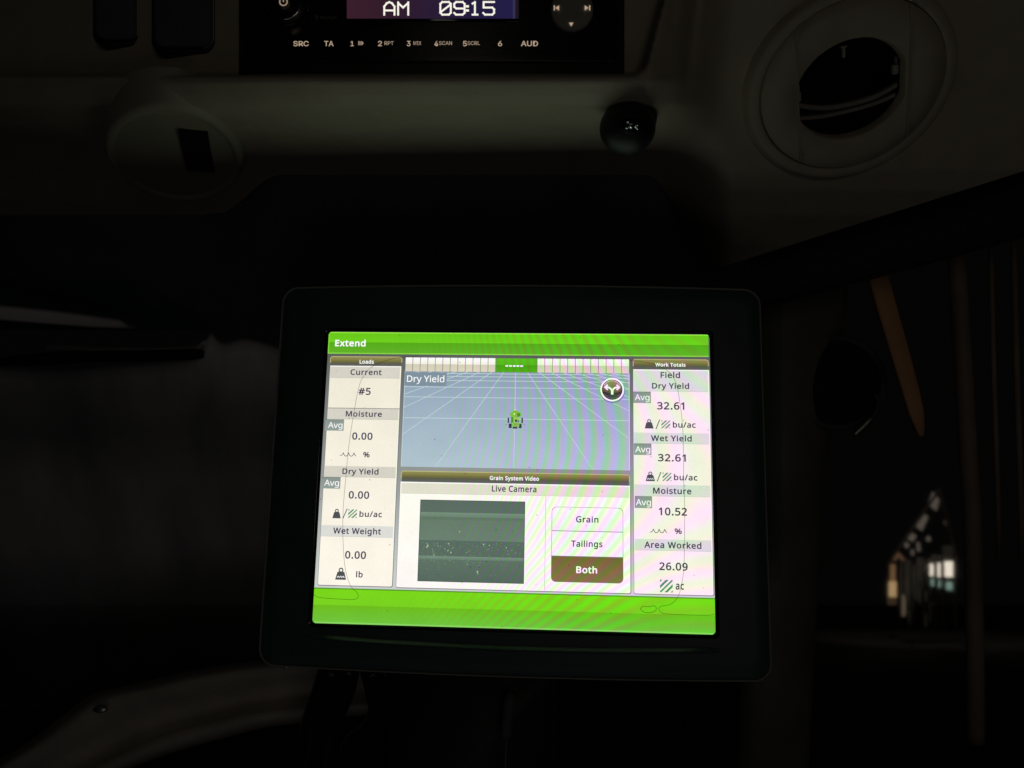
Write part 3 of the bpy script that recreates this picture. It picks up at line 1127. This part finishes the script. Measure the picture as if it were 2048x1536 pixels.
# upper lighter half and lower dark half
top = [(bx + 25 * math.cos(a), by + 25 * math.sin(a)) for a in [PI + PI * i / 24 for i in range(25)]]
arc = [(bx + 25 * math.cos(a), by + 1 + 8 * math.sin(a)) for a in [PI * i / 12 for i in range(1, 12)]]
p.poly(top + arc, [lin((150, 142, 108)) if y < by - 8 else lin((98, 92, 58)) for x, y in top + arc], .00002)
low = [(bx + 24.6 * math.cos(a), by + 24.6 * math.sin(a)) for a in [PI * i / 24 for i in range(25)]]
p.poly(low + arc[::-1][::-1][::-1] if False else low + [(x, y) for x, y in arc[::-1]], [lin((72, 80, 80)) if y > by + 14 else lin((48, 50, 40)) for x, y in low + arc[::-1]], .00002)
p.line([(bx + 24 * math.cos(a), by + 24 * math.sin(a)) for a in [PI + .5 + (PI - 1) * i / 24 for i in range(25)]], 1.4, lin((232, 226, 200)), .00003)
p.line([(bx + 23 * math.cos(a), by + 23 * math.sin(a)) for a in [.5 + (PI - 1) * i / 24 for i in range(25)]], 1.0, lin((120, 124, 116)), .00003)
p.line([(bx, by + 13), (bx, by + 4)], 6.4, WHITE, .00004)
for s_ in (-1, 1):
    p.line([(bx + s_ * x, by + y) for x, y in ((.6, 7), (1, 2), (3.2, -2), (7, -5), (12, -6.4), (15, -6.6))], 4.6, WHITE, .00005)
    p.line([(bx + s_ * 11.5, by - 13), (bx + s_ * 19.6, by - 6.4), (bx + s_ * 11.5, by + .6)], 4.0, WHITE, .00006)
    p.poly([(bx + s_ * 20.5, by - 6.4), (bx + s_ * 14, by - 10), (bx + s_ * 14, by - 2.6)], WHITE, .00007)
p.build('guidance_button', screen)

# camera view
p = Px(Z2)
V1, V2, V3 = lin((77, 95, 83)), lin((91, 115, 95)), lin((71, 89, 79))
p.rect(268.5, 448.5, 543, 656.5, lin((61, 75, 73)))
p.rect(270, 450, 541.5, 480.5, lin((91, 109, 99)), lin((93, 111, 101)), .00001)
p.rect(270, 480.5, 541.5, 492.5, lin((119, 145, 125)), lin((107, 131, 113)), .00001)
p.rect(270, 492.5, 541.5, 500, lin((95, 117, 99)), lin((101, 123, 105)), .00001)
p.rect(270, 500, 541.5, 552, lin((103, 125, 107)), lin((107, 129, 113)), .00001)
p.rect(270, 552, 541.5, 592, lin((89, 109, 99)), lin((91, 109, 97)), .00001)
p.rect(270, 592, 541.5, 600.5, lin((121, 147, 129)), lin((103, 127, 111)), .00001)
p.rect(270, 600.5, 541.5, 655, lin((95, 115, 101)), lin((87, 105, 95)), .00001)
random.seed(11)
for k in range(330):
    x = random.uniform(273, 539)
    y = 556 + abs(random.gauss(0, 34))
    if y > 652:
        continue
    if x > 400 and random.random() < .25:
        continue
    r = random.choice((.7, .8, .9, 1.1, 1.3, 1.8))
    b_ = random.uniform(96, 138)
    col = lin((b_, b_ + 24, b_ - 2))
    a0 = random.uniform(0, PI)
    p.poly([(x + r * random.uniform(.6, 1.3) * math.cos(a0 + i * PI / 2.5), y + r * random.uniform(.6, 1.3) * math.sin(a0 + i * PI / 2.5)) for i in range(5)], col, .00002 + k * 4e-8)
for (x, y, r) in ((374, 529, 1.8), (346, 560, 1.9), (437, 560, 2), (452, 562, 1.6), (423, 629, 2.4), (424, 634, 1.6), (292, 566, 2.6), (290, 570, 2), (496, 567, 1.7), (353, 582, 2), (345, 578, 1.6), (309, 590, 1.6)):
    p.circle(x, y, r, lin((172, 190, 150)), dz=.00004, n=7)
p.line([(304, 572), (307, 584), (312, 596)], 1.6, lin((120, 150, 122)), .00004)
p.build('camera_view', screen)
p = Px(Z2)
p.rect(595.4, 434, 597, 670, lin((198, 196, 196)))
p.build('divider', screen)


def button(y0, y1, r_top, r_bot, top, bot):
    x0, x1 = 612, 795.6
    def shape(i):
        pts = []
        for cxx, cyy, a0, r in ((x1 - i, y0 + i, -PI / 2, r_top), (x1 - i, y1 - i, 0, r_bot), (x0 + i, y1 - i, PI / 2, r_bot), (x0 + i, y0 + i, PI, r_top)):
            sx_, sy_ = (1 if cxx > 700 else -1), (1 if cyy > (y0 + y1) / 2 else -1)
            if r == 0:
                pts.append((cxx, cyy))
            else:
                for k in range(7):
                    a = a0 + PI / 2 * k / 6
                    pts.append((cxx - sx_ * r + r * math.cos(a), cyy - sy_ * r + r * math.sin(a)))
        return pts
    p = Px(Z2)
    p.poly(shape(0), lin((128, 122, 132)))
    s2 = shape(1.1)
    p.poly(s2, [tuple(top[k] + (bot[k] - top[k]) * (y - y0) / (y1 - y0) for k in range(4)) for x, y in s2], .00001)
    return p.build('button', screen)


button(460, 521.5, 12, 0, lin((255, 252, 248)), lin((240, 240, 236)))
button(521, 585, 0, 0, lin((250, 246, 246)), lin((246, 246, 242)))
button(584.6, 649.5, 0, 12, lin((118, 104, 56)), lin((134, 116, 74)))
label('Both', 676, 729.4, 626.2, 17, WHITE, w_=0.024)

# edges of a reflection in the glass, painted as fine dark lines
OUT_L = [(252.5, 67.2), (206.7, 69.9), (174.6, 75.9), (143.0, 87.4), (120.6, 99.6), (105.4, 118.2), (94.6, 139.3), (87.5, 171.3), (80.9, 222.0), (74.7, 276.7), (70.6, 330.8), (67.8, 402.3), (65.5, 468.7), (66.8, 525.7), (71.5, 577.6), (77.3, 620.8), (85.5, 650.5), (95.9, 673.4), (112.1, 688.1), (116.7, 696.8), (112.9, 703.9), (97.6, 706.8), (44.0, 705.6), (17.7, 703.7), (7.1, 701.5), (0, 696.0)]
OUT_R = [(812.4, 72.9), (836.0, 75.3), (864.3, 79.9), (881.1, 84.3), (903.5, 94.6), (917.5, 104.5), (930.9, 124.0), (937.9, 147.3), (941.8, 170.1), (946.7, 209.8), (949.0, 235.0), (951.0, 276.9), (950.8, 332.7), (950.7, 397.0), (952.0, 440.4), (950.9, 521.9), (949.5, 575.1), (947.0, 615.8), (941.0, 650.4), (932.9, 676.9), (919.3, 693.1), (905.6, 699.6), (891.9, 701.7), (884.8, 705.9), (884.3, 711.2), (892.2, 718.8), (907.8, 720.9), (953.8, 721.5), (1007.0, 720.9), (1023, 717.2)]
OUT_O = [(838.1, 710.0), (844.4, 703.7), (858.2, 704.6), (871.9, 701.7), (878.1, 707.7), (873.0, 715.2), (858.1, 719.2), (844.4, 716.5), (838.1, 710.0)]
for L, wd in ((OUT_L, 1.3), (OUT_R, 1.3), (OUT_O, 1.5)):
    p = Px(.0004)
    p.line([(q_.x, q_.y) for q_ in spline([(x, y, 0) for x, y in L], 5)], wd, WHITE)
    mesh_obj('reflection_outline', p.v, p.f, M_line, screen)

# ------------------------------------------------------------------ mount and cables below the monitor
mb = thing('monitor_bracket', at(960, 1420, .47), 'dark upright bracket holding the monitor from below', 'bracket')
O_ = at(960, 1420, .47)
g = Geo()
for (x0, x1, y0, y1, d) in ((770, 1120, 1330, 1700, .475),):
    A = lambda i, dd: [at(x, y, dd) for x, y in rrect(x0 + i, y0 + i, x1 - i, y1 - i, 30)]
    g.loft([A(0, d + .05), A(0, d + .004), A(8, d)], cap1=True)
g.build('arm', M_black, mb, True, off=O_)
g = Geo().tube([at(1024, 1385, .455), at(1019, 1400, .455), at(1012, 1470, .455), at(1011, 1476, .455)], [.0026, .0034, .0034, .0025], 16)
g.build('lever', M_rubber, mb, True, off=O_)
g = Geo().tube([at(1013, 1478, .455), at(1010, 1540, .455), at(1008, 1600, .455)], .0003, 8)
g.build('wire', M_rim, mb, True, off=O_)
for pts, r, lab in (([(668, 1330), (650, 1385), (628, 1450), (612, 1540), (604, 1640)], .0082, 'thick black cable hanging below the monitor, leftmost of the bundle'),
                    ([(700, 1332), (690, 1380), (664, 1450), (650, 1540), (646, 1640)], .0060, 'black cable below the monitor, between the leftmost cable and the looped one'),
                    ([(742, 1335), (752, 1380), (758, 1420), (738, 1462), (700, 1500), (684, 1600)], .0065, 'black cable below the monitor that bows out to the right')):
    P = [at(x, y, .445 + .006 * i) for i, (x, y) in enumerate(pts)]
    cb = Geo().tube(spline(P, 8), r, 14).build('cable', mat('cable_black', (.016, .016, .017), .24), smooth=True)
    cb.matrix_world = FR
    tag(cb, lab, 'cable', 'cables under the monitor')

# ------------------------------------------------------------------ curved brown trim, lower left
TOP = [(-60, 1560), (60, 1490), (140, 1430), (200, 1392), (300, 1368), (400, 1345), (530, 1326), (650, 1322), (820, 1330)]
BOT = [(140, 1590), (240, 1540), (320, 1508), (390, 1486), (450, 1470), (520, 1452), (590, 1442), (680, 1430), (820, 1420)]
ta, tb = spline([(x, y, 0) for x, y in TOP], 6), spline([(x, y, 0) for x, y in BOT], 6)
rows = []
for a, b in zip(ta, tb):
    row = []
    for t, dd in ((-.05, .05), (0, .012), (.05, .002), (.12, 0), (.28, .003), (.36, .008), (.5, .014), (.66, .013), (.76, .005), (.84, 0), (.94, .002), (1.0, .012), (1.04, .05)):
        row.append(at(a.x + (b.x - a.x) * t, a.y + (b.y - a.y) * t, .56 + dd))
    rows.append(row)
O_ = at(400, 1440, .56)
tr_t = thing('dash_trim', O_, 'curved brown moulded dash trim at lower left, below the monitor', 'trim')
Geo().loft(rows, closed=False).build('moulding', M_tray, tr_t, True, off=O_)
for (x, y, r) in ((200, 1419, .0042), (571, 1334.5, .0016)):
    p0 = at(x, y, .556)
    g = Geo()
    loops = []
    for k in range(1, 8):
        a = PI / 2 * k / 7
        loops.append([p0 + Vector((r * 1.25 * math.sin(a) * math.cos(2 * PI * i / 20), -r * .5 * math.cos(a), r * .62 * math.sin(a) * math.sin(2 * PI * i / 20))) for i in range(20)])
    g.loft(loops, True, False)
    g.build('screw', mat('screw_metal', (.75, .75, .72), .35, metal=1.0), tr_t, True, off=O_)


# ------------------------------------------------------------------ glass with dust
def dust_mat(name, col, dens, sx_=14.0, sz_=1.6):
    m = bpy.data.materials.new(name)
    m.use_nodes = True
    n_ = m.node_tree
    b = n_.nodes['Principled BSDF']
    b.inputs['Base Color'].default_value = (*col, 1)
    b.inputs['Roughness'].default_value = 0.9
    b.inputs['Specular IOR Level'].default_value = 0.0
    tc_ = n_.nodes.new('ShaderNodeTexCoord')
    mp = n_.nodes.new('ShaderNodeMapping')
    mp.inputs['Scale'].default_value = (sx_, sx_, sz_)
    n_.links.new(tc_.outputs['Object'], mp.inputs['Vector'])
    nz1 = n_.nodes.new('ShaderNodeTexNoise')
    nz1.inputs['Scale'].default_value = 1.6
    nz1.inputs['Detail'].default_value = 5
    n_.links.new(mp.outputs[0], nz1.inputs['Vector'])
    nz2 = n_.nodes.new('ShaderNodeTexNoise')
    nz2.inputs['Scale'].default_value = 5
    nz2.inputs['Detail'].default_value = 6
    n_.links.new(tc_.outputs['Object'], nz2.inputs['Vector'])
    va = n_.nodes.new('ShaderNodeVertexColor')
    va.layer_name = 'Col'
    def mm(op, a, b_):
        q_ = n_.nodes.new('ShaderNodeMath')
        q_.operation = op
        for i, x in enumerate((a, b_)):
            if isinstance(x, (int, float)):
                q_.inputs[i].default_value = x
            else:
                n_.links.new(x, q_.inputs[i])
        return q_.outputs[0]
    st = mm('ADD', mm('MULTIPLY', nz1.outputs['Fac'], 1.1), mm('MULTIPLY', nz2.outputs['Fac'], .5))
    st = mm('MULTIPLY', st, dens)
    cov = n_.nodes.new('ShaderNodeMath')
    cov.operation = 'MULTIPLY'
    cov.use_clamp = True
    n_.links.new(va.outputs[0], cov.inputs[0])
    n_.links.new(st, cov.inputs[1])
    n_.links.new(cov.outputs[0], b.inputs['Alpha'])
    return m


M_glass = bpy.data.materials.new('window_glass')
M_glass.use_nodes = True
n_ = M_glass.node_tree
n_.nodes.clear()
t_ = n_.nodes.new('ShaderNodeBsdfTransparent')
t_.inputs[0].default_value = (.86, .9, .9, 1)
gb = n_.nodes.new('ShaderNodeBsdfGlossy')
gb.inputs['Roughness'].default_value = 0.05
mx_ = n_.nodes.new('ShaderNodeMixShader')
mx_.inputs[0].default_value = 0.015
oo = n_.nodes.new('ShaderNodeOutputMaterial')
n_.links.new(t_.outputs[0], mx_.inputs[1])
n_.links.new(gb.outputs[0], mx_.inputs[2])
n_.links.new(mx_.outputs[0], oo.inputs[0])


def pane(name, corners, label_, m=M_glass):
    O_ = sum(corners, Vector()) / 4
    t = thing(name, O_, label_, 'window')
    nn = (corners[1] - corners[0]).cross(corners[3] - corners[0]).normalized() * .003
    g = Geo().loft([[c_ + nn for c_ in corners], [c_ - nn for c_ in corners]], True, True)
    g.build('glass', m, t, off=O_)
    return t, O_


DW = 0.72
ws, wo = pane('windshield', [at(-500, 560, DW - .12), at(1560, 560, DW - .12), at(1560, 1750, DW + .1), at(-500, 1750, DW + .1)],
              'dusty dark windshield left of and behind the monitor')
def glass_depth(y):
    a, b = 1 / (DW - .12), 1 / (DW + .1)
    return 1 / (a + (b - a) * (y - 560) / 1190.0)


WP = lambda x, y: at(x, y, glass_depth(y) - .008)


def film(name, cols_, m, parent, off):
    """strip of dust: list of columns, each a list of (x, y, cover)"""
    vs, cc, fs = [], [], []
    n = len(cols_[0])
    for c_ in cols_:
        for x, y, a in c_:
            vs.append(WP(x, y) - off)
            cc.append((a, a, a, 1))
    for i in range(len(cols_) - 1):
        for j in range(n - 1):
            k = i * n + j
            fs.append((k, k + 1, k + n + 1, k + n))
    return mesh_obj(name, vs, fs, m, parent, smooth=True, cols=cc)


M_dust = dust_mat('windshield_dust', (.86, .80, .83), 1.45)
edge = [(-120, 730), (60, 740), (130, 742), (210, 735), (300, 728), (380, 718), (404, 694), (421, 668), (436, 682), (452, 687), (470, 683), (490, 679), (520, 685), (556, 696), (640, 716), (900, 740)]
cols_ = []
ep = spline([(x, y, 0) for x, y in edge], 6)
for q_ in ep:
    bright = interp([(-120, .30), (150, .34), (330, .5), (420, .85), (520, .95), (900, .95)], q_.x)
    low = interp([(-120, .30), (150, .44), (330, .46), (560, .40), (900, .3)], q_.x)
    cols_.append([(q_.x, q_.y - 4, 0), (q_.x, q_.y + 8, bright * .7), (q_.x, q_.y + 24, bright), (q_.x, q_.y + 62, bright * .8), (q_.x, q_.y + 130, (bright * .28 + low * .25)), (q_.x, 900, low * .7),
                  (q_.x, 960, low), (q_.x, 1090, low), (q_.x, 1180, low * .6), (q_.x, 1280, low * .15), (q_.x, 1420, 0.02)])
film('dust_film', cols_, M_dust, ws, wo)
cols_ = []
for x, yt, yb, a in ((-80, 602, 634, .9), (0, 611, 640, .9), (100, 621, 648, .95), (180, 631, 654, .9), (240, 640, 656, .8), (272, 653, 657, .25)):
    cols_.append([(x, yt - 3, 0), (x, yt + 6, a), (x, yb - 4, a * .9), (x, yb + 2, 0)])
film('dust_streak', cols_, M_dust, ws, wo)
cols_ = []
for x, yt, yb, a in ((90, 691, 700, .1), (200, 696, 705, .4), (300, 697, 706, .5), (390, 694, 704, .6), (412, 680, 703, .8)):
    cols_.append([(x, yt - 3, 0), (x, yt + 3, a), (x, yb - 2, a), (x, yb + 1, 0)])
film('dust_streak', cols_, M_dust, ws, wo)
# wiper blade
O_ = at(280, 712, .62)
wp = thing('wiper', O_, 'thin black wiper blade lying across the dusty windshield at left', 'wiper')
WB = lambda x, y, dd=-.016: at(x, y, glass_depth(y) + dd)
g = Geo().tube(spline([WB(40, 722), WB(200, 713), WB(300, 711), WB(405, 707.5)], 8), [.003] + [.0045] * 22 + [.004, .0035], 10)
g.build('blade', M_deep, wp, True, off=O_)
g = Geo().tube(spline([WB(230, 708, .012), WB(120, 712, .02), WB(-60, 730, .03)], 8), .004, 10)
g.build('arm', M_deep, wp, True, off=O_)

# side window (right)
M_dirty = bpy.data.materials.new('dirty_glass')
M_dirty.use_nodes = True
pb = M_dirty.node_tree.nodes['Principled BSDF']
pb.inputs['Base Color'].default_value = (.93, .94, .93, 1)
pb.inputs['Roughness'].default_value = 0.036
pb.inputs['Transmission Weight'].default_value = 1.0
pb.inputs['Specular IOR Level'].default_value = 0.0
pb.inputs['IOR'].default_value = 1.45
sw_, so = pane('side_window', [at(1540, 400, .90), at(2600, 200, .80), at(2600, 1900, .80), at(1540, 1900, .90)],
               'dark side window at right with a lit shed beyond it', M_dirty)
# corner post behind the monitor's right edge
O_ = at(1600, 1500, .74)
cp = Geo()
loops = []
for x0, x1, y in ((1490, 1700, 520), (1500, 1690, 640), (1505, 1660, 850), (1500, 1650, 1000), (1480, 1630, 1300), (1470, 1610, 1700)):
    xm, hw = (x0 + x1) / 2, (x1 - x0) / 2
    loops.append([at(xm + hw * math.cos(2 * PI * i / 24), y, .72 - .03 * math.sin(2 * PI * i / 24) * (1 if True else 0)) for i in range(24)])
cp.loft(loops, True, True)
cpo = cp.build('cab_post', M_post, smooth=True)
cpo.matrix_world = FR
tag(cpo, 'dark cab corner post just right of the monitor', 'post')

# orange slanted bar and brown upright bar beyond
bar = Geo()
P = spline([at(1746, 515, .66), at(1772, 610, .66), at(1798, 700, .66), at(1822, 785, .66), at(1836, 840, .665), at(1842, 872, .67)], 6)
loops = []
for i, p_ in enumerate(P):
    hw = interp([(0, .0085), (12, .0078), (22, .0062), (30, .0014)], i)
    dn = Vector((.28, 0, -.96))
    sd = Vector((.96, 0, .28))
    loops.append([p_ + sd * a_ * hw + Vector((0, b_, 0)) for a_, b_ in ((-1, -.001), (-.9, -.002), (.9, -.002), (1, -.001), (1, .003), (-1, .003))])
bar.loft(loops, True, True)
bo = bar.build('grab_handle', M_orange, smooth=True)
bo.matrix_world = FR
tag(bo, 'orange slanted grab handle under the black roof rail at right', 'handle')
bar = Geo().tube(spline([at(1910, 460, .70), at(1918, 600, .70), at(1928, 760, .70), at(1936, 900, .70), at(1945, 1050, .70), at(1950, 1300, .71), at(1952, 1480, .74)], 5), .0078, 12)
bo = bar.build('window_bar', M_brown, smooth=True)
bo.matrix_world = FR
tag(bo, 'tall dull brown upright bar at the right side window', 'bar', 'upright bars at the side window')
for x, r, lab in ((1988, .0028, 'thin dark upright bar right of the dull brown bar'), (2034, .0034, 'thin dark upright bar at the right edge of the view')):
    bar = Geo().tube([at(x - 8, 430, .69), at(x, 760, .69), at(x + 8, 1000, .70), at(x + 10, 1120, .73)], r * .8, 10)
    bo = bar.build('window_bar', M_brown, smooth=True)
    bo.matrix_world = FR
    tag(bo, lab, 'bar', 'upright bars at the side window')

# round mirror
O_ = at(1672, 765, .70)
mi = thing('round_mirror', O_, 'small round black mirror beside the monitor, right of its upper edge', 'mirror')
zdir = Vector((-.12, -1, .05)).normalized()
xdir = (Vector((1, 0, 0)) - zdir * zdir.x).normalized()
ydir = zdir.cross(xdir)
mc = lambda r, z, n=48: [O_ + xdir * r * math.cos(2 * PI * i / n) + ydir * r * math.sin(2 * PI * i / n) + zdir * z for i in range(n)]
kk = .70 / 1538
Geo().loft([mc(50 * kk, -.03), mc(88 * kk, -.012), mc(96 * kk, .002), mc(92 * kk, .006), mc(84 * kk, .003)], True).build('shell', M_rubber, mi, True, off=O_)
Geo().loft([mc(84 * kk, .003), mc(60 * kk, .008), mc(30 * kk, .011), mc(2 * kk, .012)], cap1=True).build('face', mat('dark_mirror', (.03, .03, .034), .8, spec=.1), mi, True, off=O_)
g = Geo()
arcp = [at(1709, 869, .685), at(1722, 857, .684), at(1736, 843, .683), at(1748, 830, .684), at(1756, 812, .687), at(1754, 795, .69), at(1742, 780, .693)]
g.tube(spline(arcp, 6), [.0030] * 16 + [.0026] * 8 + [.0018] * 8 + [.0012] * 5, 12)
g.build('rim_edge', mat('worn_rim', (.5, .48, .44), .42, metal=1.0), mi, True, off=O_)

# ------------------------------------------------------------------ lit shed beyond the side window
M_win = emit('lit_window', lin((250, 236, 218)), 1.0)
M_win2 = emit('lit_window_low', lin((116, 140, 128)), 1.0)
M_warm = emit('warm_window', lin((168, 138, 98)), 1.0)
M_warm2 = emit('warm_window_dim', lin((104, 78, 54)), 1.0)
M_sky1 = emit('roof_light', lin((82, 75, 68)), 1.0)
O_ = at(1845, 1240, 50)
sh = thing('shed', O_, 'open shed with lit windows and roof panels, seen in the dark through the side window', 'shed')


def slab(name, q4, d, m, th=.05, da=None):
    """panel with four corners (x, y) at distance d (d grows to the left when da is given)"""
    dd = lambda x: d if da is None else d + (1909 - x) * da
    f_ = [at(x, y, dd(x)) for x, y in q4]
    b_ = [p_ + Vector((0, th, 0)) for p_ in f_]
    return Geo().loft([f_, b_], True, True).build(name, m, sh, off=O_)


R4 = lambda x0, y0, x1, y1: [(x0, y0), (x1, y0), (x1, y1), (x0, y1)]
DA = .12
for x0, y0, x1, y1 in ((1860.5, 1128, 1867, 1152), (1876, 1126, 1881, 1154), (1890, 1123, 1906, 1154)):
    slab('window', R4(x0, y0, x1, y1), 44, M_win, da=DA)
for x0, y0, x1, y1 in ((1863, 1158, 1868, 1172), (1878, 1161, 1882, 1175), (1893, 1164, 1905, 1180)):
    slab('window', R4(x0, y0, x1, y1), 44, M_win2, da=DA)
slab('doorway_light_or_lit_wall', R4(1781, 1129, 1791, 1163), 58, M_warm2)
slab('doorway_light_or_lit_wall', R4(1778, 1163, 1793, 1194), 58, M_warm)
slab('doorway_light_or_lit_wall', R4(1776, 1195, 1793, 1210), 58, emit('door_dim', lin((52, 40, 30)), 1))
slab('doorway_light_or_lit_wall', R4(1804, 1190, 1811, 1232), 56, emit('lit_strip_glow', lin((88, 76, 62)), 1))  # wall strip, the light falling on it painted as its own glow
for q4 in ([(1866, 984), (1879, 1000), (1873, 1022), (1857, 1008)], [(1846, 1026), (1857, 1034), (1844, 1062), (1831, 1052)], [(1825, 1066), (1833, 1072), (1826, 1084), (1816, 1078)],
           [(1812, 1084), (1819, 1089), (1816, 1097), (1809, 1093)], [(1834, 1084), (1840, 1086), (1841, 1104), (1835, 1102)], [(1857, 1071), (1862, 1076), (1859, 1084), (1852, 1080)],
           [(1824, 1098), (1829, 1102), (1827, 1112), (1822, 1108)]):
    slab('roof_panel', q4, 50, M_sky1)
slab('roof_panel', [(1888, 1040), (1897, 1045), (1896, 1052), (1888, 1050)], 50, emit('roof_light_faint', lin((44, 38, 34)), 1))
slab('strut', [(1786, 1120), (1797, 1104), (1810, 1118), (1806, 1122), (1797, 1114), (1790, 1123)], 57, emit('strut_glow', lin((82, 60, 44)), 1))  # the strut's lit look is put in as emission
for x0, y0, x1, y1 in ((1809, 1122, 1820, 1195), (1834, 1116, 1845, 1200), (1851, 1130, 1858, 1178), (1827, 1130, 1831, 1200), (1864, 1110, 1882, 1122), (1886, 1092, 1905, 1120), (1851, 1182, 1857, 1205), (1812, 1196, 1822, 1225), (1863, 1178, 1871, 1192)):
    slab('wall', R4(x0, y0, x1, y1), 53, M_shed)
random.seed(5)
for k in range(16):
    x0 = random.uniform(1801, 1880)
    y0 = 1116 + random.uniform(0, 30)
    slab('board', R4(x0, y0, x0 + random.uniform(1.5, 4), y0 + random.uniform(40, 120)), 52.5 - .01 * k, M_shed)
# dark frame: rafters and posts
g = Geo()
for a, b in (((1776, 1128), (1880, 978)), ((1880, 978), (1914, 1120))):
    g.tube([at(a[0], a[1], 49), at(b[0], b[1], 49)], .10, 8)
for x in (1799, 1823, 1847, 1871.5, 1885.5, 1911):
    g.tube([at(x, 1118, 48), at(x, 1255, 48)], .07, 8)
g.build('frame', M_wood, sh, off=O_)
pl = bpy.data.lights.new('shed_fill', 'SPOT')  # added spot, out of view, to brighten the shed front
pl.energy = 3000
pl.color = (1, .9, .78)
pl.shadow_soft_size = .15
pl.spot_size = math.radians(32)
pl.spot_blend = .8
po = bpy.data.objects.new('shed_fill', pl)
COL.objects.link(po)
src, dst = at(1800, 240, 38), at(1840, 1060, 52)
po.matrix_world = FR @ Matrix.Translation(src) @ (dst - src).to_track_quat('-Z', 'Y').to_matrix().to_4x4()
# ground outside
gr = mesh_obj('ground', [(-150, -30, -2.2), (150, -30, -2.2), (150, 200, -2.2), (-150, 200, -2.2)], [(0, 1, 2, 3)], M_ground)
tag(gr, kind='structure')
